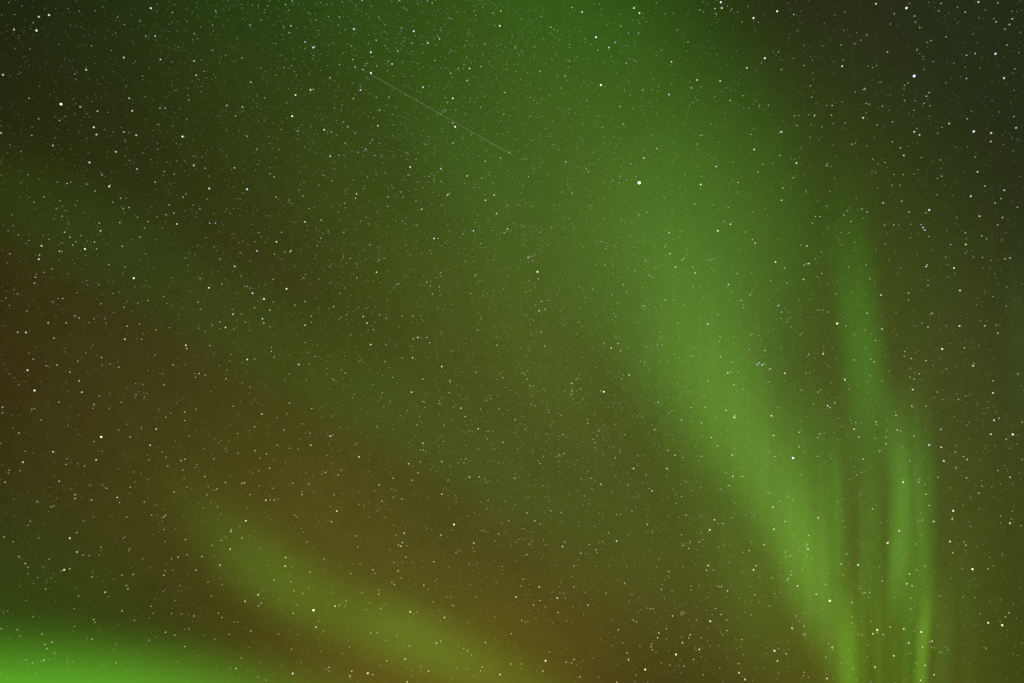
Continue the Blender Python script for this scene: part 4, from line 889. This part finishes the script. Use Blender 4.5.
362,592.8,1.5;366.2,609.8,1.5;369.5,602.8,1.5;416.8,611.5,1.5;433,601.8,1.5;451.5,605.2,1.5;451,597,1.5;397.2,635.2,1.5;420.8,666.5,1.5;
326.2,669.2,1.5;291.5,649,1.5;349.5,647.2,1.5;278.8,634,1.5;258,676.8,1.5;266,680,1.5;459.5,550.8,1.5;502,523.5,1.5;468,515.8,1.5;471.5,655,1.5;
435,581.2,1.5;502,566.5,1.5;396,535.2,1.5;484,530.8,1.5;523.8,528.8,1.5;531.8,541.2,1.5;516.5,542.2,1.5;527.5,554.5,1.5;602.8,541.8,1.5;652,530.8,1.5;
628.2,534.8,1.5;620.5,514.5,1.5;718.2,523.8,1.5;701.2,532.5,1.5;713.5,570.2,1.5;743,552.2,1.5;751.8,541.8,1.5;683,566.8,1.5;672,590.8,1.5;691,590,1.5;
717,585.8,1.5;696.5,620.2,1.5;681,612.5,1.5;683,611.5,1.5;722.5,634.8,1.5;681.8,637.2,1.5;670,665,1.5;640,646,1.5;635.8,675.2,1.5;653.5,608.8,1.5;
622.8,642.8,1.5;565.2,598,1.5;563.8,593.2,1.5;521,586.2,1.5;525,622,1.5;545.5,607,1.5;549.8,652.2,1.5;521,664,1.5;738.2,663.8,1.5;719.8,667.8,1.5;
703.2,674.8,1.5;751.2,614.8,1.5;632,594.5,1.5;806.8,546,1.5;790.5,555.8,1.5;786,557,1.5;791.5,570.8,1.5;789,578.2,1.5;802.2,569.5,1.5;916,544,1.5;
952.8,517.5,1.5;906.2,584.5,1.5;863,593.2,1.5;939.5,596,1.5;910.8,598.2,1.5;911,609,1.5;877.2,632.5,1.5;870.8,621.5,1.5;929.8,641.8,1.5;
940.5,652.2,1.5;805.5,635,1.5;852.2,623,1.5;778.5,648.5,1.5;833,646.8,1.5;803.5,675.8,1.5;853,669,1.5;986.2,648.2,1.5;774.5,593.5,1.5;769.2,605.8,1.5;
918,520.2,1.5;922.2,520.8,1.5;1000.5,515.8,1.5;1021,525.8,1.5;79.2,11.2,1.2;30,49,1.2;125.8,86,1.2;215.8,77.5,1.2;108,112.2,1.2;202,157,1.2;
178.5,47,1.2;456.2,12,1.2;342.8,53,1.2;328.2,45.2,1.2;412.2,76.2,1.2;557.2,74.8,1.2;557.8,31,1.2;604,137,1.2;552.8,145,1.2;633,108.8,1.2;
644.5,113.8,1.2;748,6.5,1.2;646.5,21.8,1.2;628.2,46.5,1.2;568.8,113.5,1.2;514.2,81.8,1.2;549.2,95.2,1.2;560,39,1.2;834,61.5,1.2;889.2,110.2,1.2;
908,146.2,1.2;831,166.5,1.2;856.2,140.8,1.2;819,140,1.2;833.2,145,1.2;955.5,147,1.2;1003.5,144.5,1.2;890.2,94.5,1.2;965.2,67,1.2;973,34,1.2;
985.5,10,1.2;1020.5,32.5,1.2;999,112,1.2;77.5,200.8,1.2;132.5,239.8,1.2;104.8,319.2,1.2;9.5,305.2,1.2;18.5,235,1.2;8.2,230.8,1.2;13,225.5,1.2;
189.2,253,1.2;205.8,237.5,1.2;86.5,280.8,1.2;77,292.8,1.2;187.5,265.2,1.2;208.8,176,1.2;178.8,314.8,1.2;113.8,312.5,1.2;185,211,1.2;214,213.5,1.2;
289,202.5,1.2;365.5,259.5,1.2;329.5,267,1.2;374.8,322,1.2;394.8,286.2,1.2;344.8,287.5,1.2;431,281,1.2;496.5,336.2,1.2;294.8,266,1.2;377.2,211.5,1.2;
417.5,182.2,1.2;269.8,216,1.2;631.8,179.5,1.2;568.5,188.2,1.2;606,243.2,1.2;616.8,242.2,1.2;621.8,220.2,1.2;708.2,260.5,1.2;613,309,1.2;687,254.8,1.2;
672,211,1.2;663,196,1.2;654.8,246,1.2;662.2,308.5,1.2;674,290.5,1.2;756,317.2,1.2;758.2,325.2,1.2;898.8,224.5,1.2;820,310.2,1.2;948.5,277,1.2;
918,233.5,1.2;953,195.5,1.2;9.5,374,1.2;18.8,384.8,1.2;109.8,393.5,1.2;228.8,441.2,1.2;211.2,391.5,1.2;162.5,373.8,1.2;93,345.5,1.2;242.5,383.2,1.2;
285.8,381.5,1.2;354.2,445.5,1.2;338.5,450.8,1.2;278,498.8,1.2;358.8,504.5,1.2;340.5,427,1.2;322.2,407,1.2;329.8,355.8,1.2;488.5,500,1.2;481,502,1.2;
632.2,416,1.2;548.2,409.5,1.2;702,456,1.2;749.2,423.2,1.2;521.2,373.2,1.2;514,478.2,1.2;529.8,475.2,1.2;672.2,383.2,1.2;672.5,439.5,1.2;594.5,443,1.2;
615,424.5,1.2;638.2,494,1.2;528.2,497,1.2;700.8,487,1.2;831.5,383,1.2;777.8,407.5,1.2;933,366,1.2;928,478.2,1.2;838.5,418.2,1.2;877.2,424.5,1.2;
915.5,352.5,1.2;966.8,425,1.2;950,488,1.2;93.5,517,1.2;184.8,629.5,1.2;110,662,1.2;26.2,600.5,1.2;215,639.5,1.2;340,604.5,1.2;329.2,671,1.2;
467.5,649.5,1.2;428,589.5,1.2;496,582,1.2;477.2,563.2,1.2;259.8,549,1.2;308.8,587.8,1.2;342.2,653.2,1.2;386,640.5,1.2;581.2,553,1.2;652.8,533,1.2;
719.5,587,1.2;684.5,613.2,1.2;680.8,615,1.2;656.2,652,1.2;647,608,1.2;560,593.2,1.2;527.5,621.5,1.2;542.8,670.8,1.2;759.5,602,1.2;662,584.5,1.2;
669.2,577.5,1.2;609.5,566,1.2;596.5,566,1.2;571.5,576.5,1.2;612,645.8,1.2;583.5,614.5,1.2;659,559.5,1.2;656.5,567,1.2;790,556,1.2;962,568.5,1.2;
805,633.2,1.2;852.2,617,1.2;808.5,677.5,1.2;948,649.5,1.2;862,635.2,1.2;858.5,634.5,1.2;975,597.5,1.2;780.5,592,1.2;772.8,577.5,1.2;963,597,1.2;22,6,1;
70.2,25.2,1;102.8,7,1;15.2,48.5,1;175,90.5,1;220.5,150,1;261.5,68.2,1;1010.5,102.5,1"""

SIZE = [(0.5, 1.0, .08), (1.0, 1.05, .19), (1.5, 1.1, .33), (2.0, 1.15, .52), (2.5, 1.2, .74), (3.0, 1.3, .92),
        (3.5, 1.4, 1.1), (4.0, 1.5, 1.35), (4.5, 1.65, 1.7), (5.0, 1.8, 2.1), (5.5, 1.95, 2.5), (7.0, 2.6, 3.2)]


def look(m):
    for (a, s0, r0), (b, s1, r1) in zip(SIZE, SIZE[1:]):
        if m <= b:
            k = max(0.0, (m - a) / (b - a))
            return s0 + (s1 - s0) * k, r0 + (r1 - r0) * k
    return SIZE[-1][1:]


def star_dimming(x, y):
    """Factor that turns star brightness down by hand in three stretches of the sky."""
    k = 1.0
    for cx, cy, w, a in ((960, 120, 230, .35), (40, 90, 200, .25), (60, 640, 200, .35)):
        k -= a * math.exp(-((x - cx) ** 2 + (y - cy) ** 2) / (w * w))
    return max(k, 0.3)


def tint(c, y, rng):
    k = min(max(y / 683.0, 0.0), 1.0)                            # starlight reddens towards the horizon
    base = (0.88 + 0.12 * k, 0.97 - 0.03 * k, 0.92 - 0.35 * k)
    if c == 'b': base = (0.72, 0.88, 1.05)
    if c == 'o': base = (1.1, 0.78, 0.42)
    j = rng.choice((-0.13, -0.05, 0.0, 0.0, 0.05, 0.09)) + rng.uniform(-0.04, 0.04)
    return (base[0] * (1 + j), base[1], base[2] * (1 - j))


def star_material():
    t = Tree('starlight')
    oi = t.n('ShaderNodeObjectInfo')
    em = t.n('ShaderNodeEmission')
    t.put(em.inputs['Color'], oi.outputs['Color'])
    t.put(em.inputs['Strength'], oi.outputs['Alpha'])
    return t.out(em.outputs[0])


def faint_star_material():
    t = Tree('faint_starlight')
    a = t.n('ShaderNodeAttribute', attribute_name='starlight')
    em = t.n('ShaderNodeEmission')
    t.put(em.inputs['Color'], a.outputs['Color'])
    em.inputs['Strength'].default_value = 0.5
    tr = t.n('ShaderNodeBsdfTransparent')
    ad = t.n('ShaderNodeAddShader')
    t.nt.links.new(em.outputs[0], ad.inputs[0])
    t.nt.links.new(tr.outputs[0], ad.inputs[1])
    return t.out(ad.outputs[0])


def ico():
    p = (1 + 5 ** .5) / 2
    v = [Vector(a).normalized() for a in ((-1, p, 0), (1, p, 0), (-1, -p, 0), (1, -p, 0), (0, -1, p), (0, 1, p), (0, -1, -p),
                                          (0, 1, -p), (p, 0, -1), (p, 0, 1), (-p, 0, -1), (-p, 0, 1))]
    f = [(0, 11, 5), (0, 5, 1), (0, 1, 7), (0, 7, 10), (0, 10, 11), (1, 5, 9), (5, 11, 4), (11, 10, 2), (10, 7, 6), (7, 1, 8),
         (3, 9, 4), (3, 4, 2), (3, 2, 6), (3, 6, 8), (3, 8, 9), (4, 9, 5), (2, 4, 11), (6, 2, 10), (8, 6, 7), (9, 8, 1)]
    return v, f


def subdiv(v, f):
    v, out, mid = list(v), [], {}
    def m(a, b):
        k = (min(a, b), max(a, b))
        if k not in mid:
            mid[k] = len(v); v.append(((v[a] + v[b]) / 2).normalized())
        return mid[k]
    for a, b, c in f:
        x, y, z = m(a, b), m(b, c), m(c, a)
        out += [(a, x, z), (b, y, x), (c, z, y), (x, y, z)]
    return v, out


def build_stars():
    rng = random.Random(11)
    v, f = subdiv(*ico())
    mat = star_material()
    proto = mesh_obj('star', [tuple(p) for p in v], f, mat)
    px = STAR_R / FOCAL                                           # one picture element at that distance
    for i, (x, y, m, c, label) in enumerate(STARS):
        o = proto if i == 0 else proto.copy()
        if i: col.objects.link(o)
        size, rad = look(m)
        d = sky_dir(x, y)
        dist = STAR_R * rng.uniform(0.93, 1.07)
        o.location = EYE + d * dist
        s = 0.5 * size * dist / FOCAL
        o.scale = (s, s, s)
        tr, tg, tb = tint(c, y, rng)
        if i == 0: tr, tg, tb = 1.05, 0.95, 0.8                   # the brightest is a warm white
        o.color = (tr, tg, tb, rad * star_dimming(x, y))
        tag(o, label, 'star', 'brighter stars scattered over the whole sky')


def build_faint_stars():
    rng = random.Random(29)
    L = []
    for e in FAINT.replace('\n', '').split(';'):
        if not e: continue
        c = 'w'
        if e[-1] in 'bo': c, e = e[-1], e[:-1]
        x, y, m = map(float, e.split(','))
        s, r = look(m)
        L.append((x, y, s, r, c))
    for k in range(62000):                                        # the unresolved dust of faint stars
        x, y = rng.uniform(-200, 1224), rng.uniform(-150, 833)
        inside = -5 < x < 1029 and -5 < y < 688
        milky = math.exp(-((x - 400 - 0.42 * y) / 260.0) ** 2) * (1 - 0.8 * min(max((y - 400) / 220.0, 0), 1))
        if rng.random() > 0.4 + 0.6 * milky: continue
        r = 0.036 * (1 - rng.random()) ** -0.7 * (1 + 0.75 * milky)
        L.append((x, y, rng.uniform(.7, 1.0), min(r, 0.34 if inside else 0.5), 'w'))
    ov = [Vector(a) for a in ((1, 0, 0), (-1, 0, 0), (0, 1, 0), (0, -1, 0), (0, 0, 1), (0, 0, -1))]
    of = [(0, 2, 4), (2, 1, 4), (1, 3, 4), (3, 0, 4), (2, 0, 5), (1, 2, 5), (3, 1, 5), (0, 3, 5)]
    verts, faces, cols = [], [], []
    for x, y, s, r, c in L:
        d = sky_dir(x, y)
        dist = STAR_R * rng.uniform(1.08, 1.15)
        p = EYE + d * dist
        rad = 0.56 * s * dist / FOCAL
        b = len(verts)
        verts += [tuple(p + o * rad) for o in ov]
        faces += [tuple(b + i for i in t) for t in of]
        tr, tg, tb = tint(c, y, rng)
        r *= star_dimming(x, y)
        cols += [tr * r, tg * r, tb * r, 1.0] * 6
    o = mesh_obj('faint_stars', verts, faces, faint_star_material(), smooth=False)
    A = o.data.attributes.new('starlight', 'FLOAT_COLOR', 'POINT')
    A.data.foreach_set('color', cols)
    tag(o, 'countless faint pale stars dusting the whole green and brown sky', 'faint stars', kind='stuff')


def build_meteor():
    """A thin glowing trail high in the air, tapering to both ends."""
    t = Tree('meteor_glow')
    g = t.n('ShaderNodeAttribute', attribute_name='glow')
    em = t.n('ShaderNodeEmission')
    em.inputs['Color'].default_value = (0.62, 0.80, 0.42, 1)
    t.put(em.inputs['Strength'], t.math('MULTIPLY', g.outputs['Fac'], 0.5))
    tr = t.n('ShaderNodeBsdfTransparent')
    ad = t.n('ShaderNodeAddShader')
    t.nt.links.new(em.outputs[0], ad.inputs[0])
    t.nt.links.new(tr.outputs[0], ad.inputs[1])
    mat = t.out(ad.outputs[0])
    a, b = EYE + sky_dir(356, 66) * 100000, EYE + sky_dir(523, 161) * 96000
    ax = (b - a).normalized()
    u = ax.cross(Vector((0, 0, 1))).normalized()
    w = ax.cross(u)
    verts, faces, glow = [], [], []
    n, k = 40, 10
    for i in range(n + 1):
        s = i / n
        env = min(1.0, s / 0.12, (1 - s) / 0.10)
        rad = 100000 / FOCAL * (0.12 + 0.42 * env)
        for j in range(k):
            th = 2 * math.pi * j / k
            verts.append(tuple(a + (b - a) * s + (u * math.cos(th) + w * math.sin(th)) * rad))
            glow.append(0.068 * env * (0.85 + 0.15 * math.sin(s * 9)))
    for i in range(n):
        for j in range(k):
            q = (j + 1) % k
            faces.append((i * k + j, i * k + q, (i + 1) * k + q, (i + 1) * k + j))
    o = mesh_obj('meteor_trail', verts, faces, mat)
    G = o.data.attributes.new('glow', 'FLOAT', 'POINT')
    G.data.foreach_set('value', glow)
    tag(o, 'faint thin straight meteor trail slanting down to the right in dark green sky', 'meteor trail')


build_sky()
build_ground()
build_aurora()
build_stars()
build_faint_stars()
build_meteor()
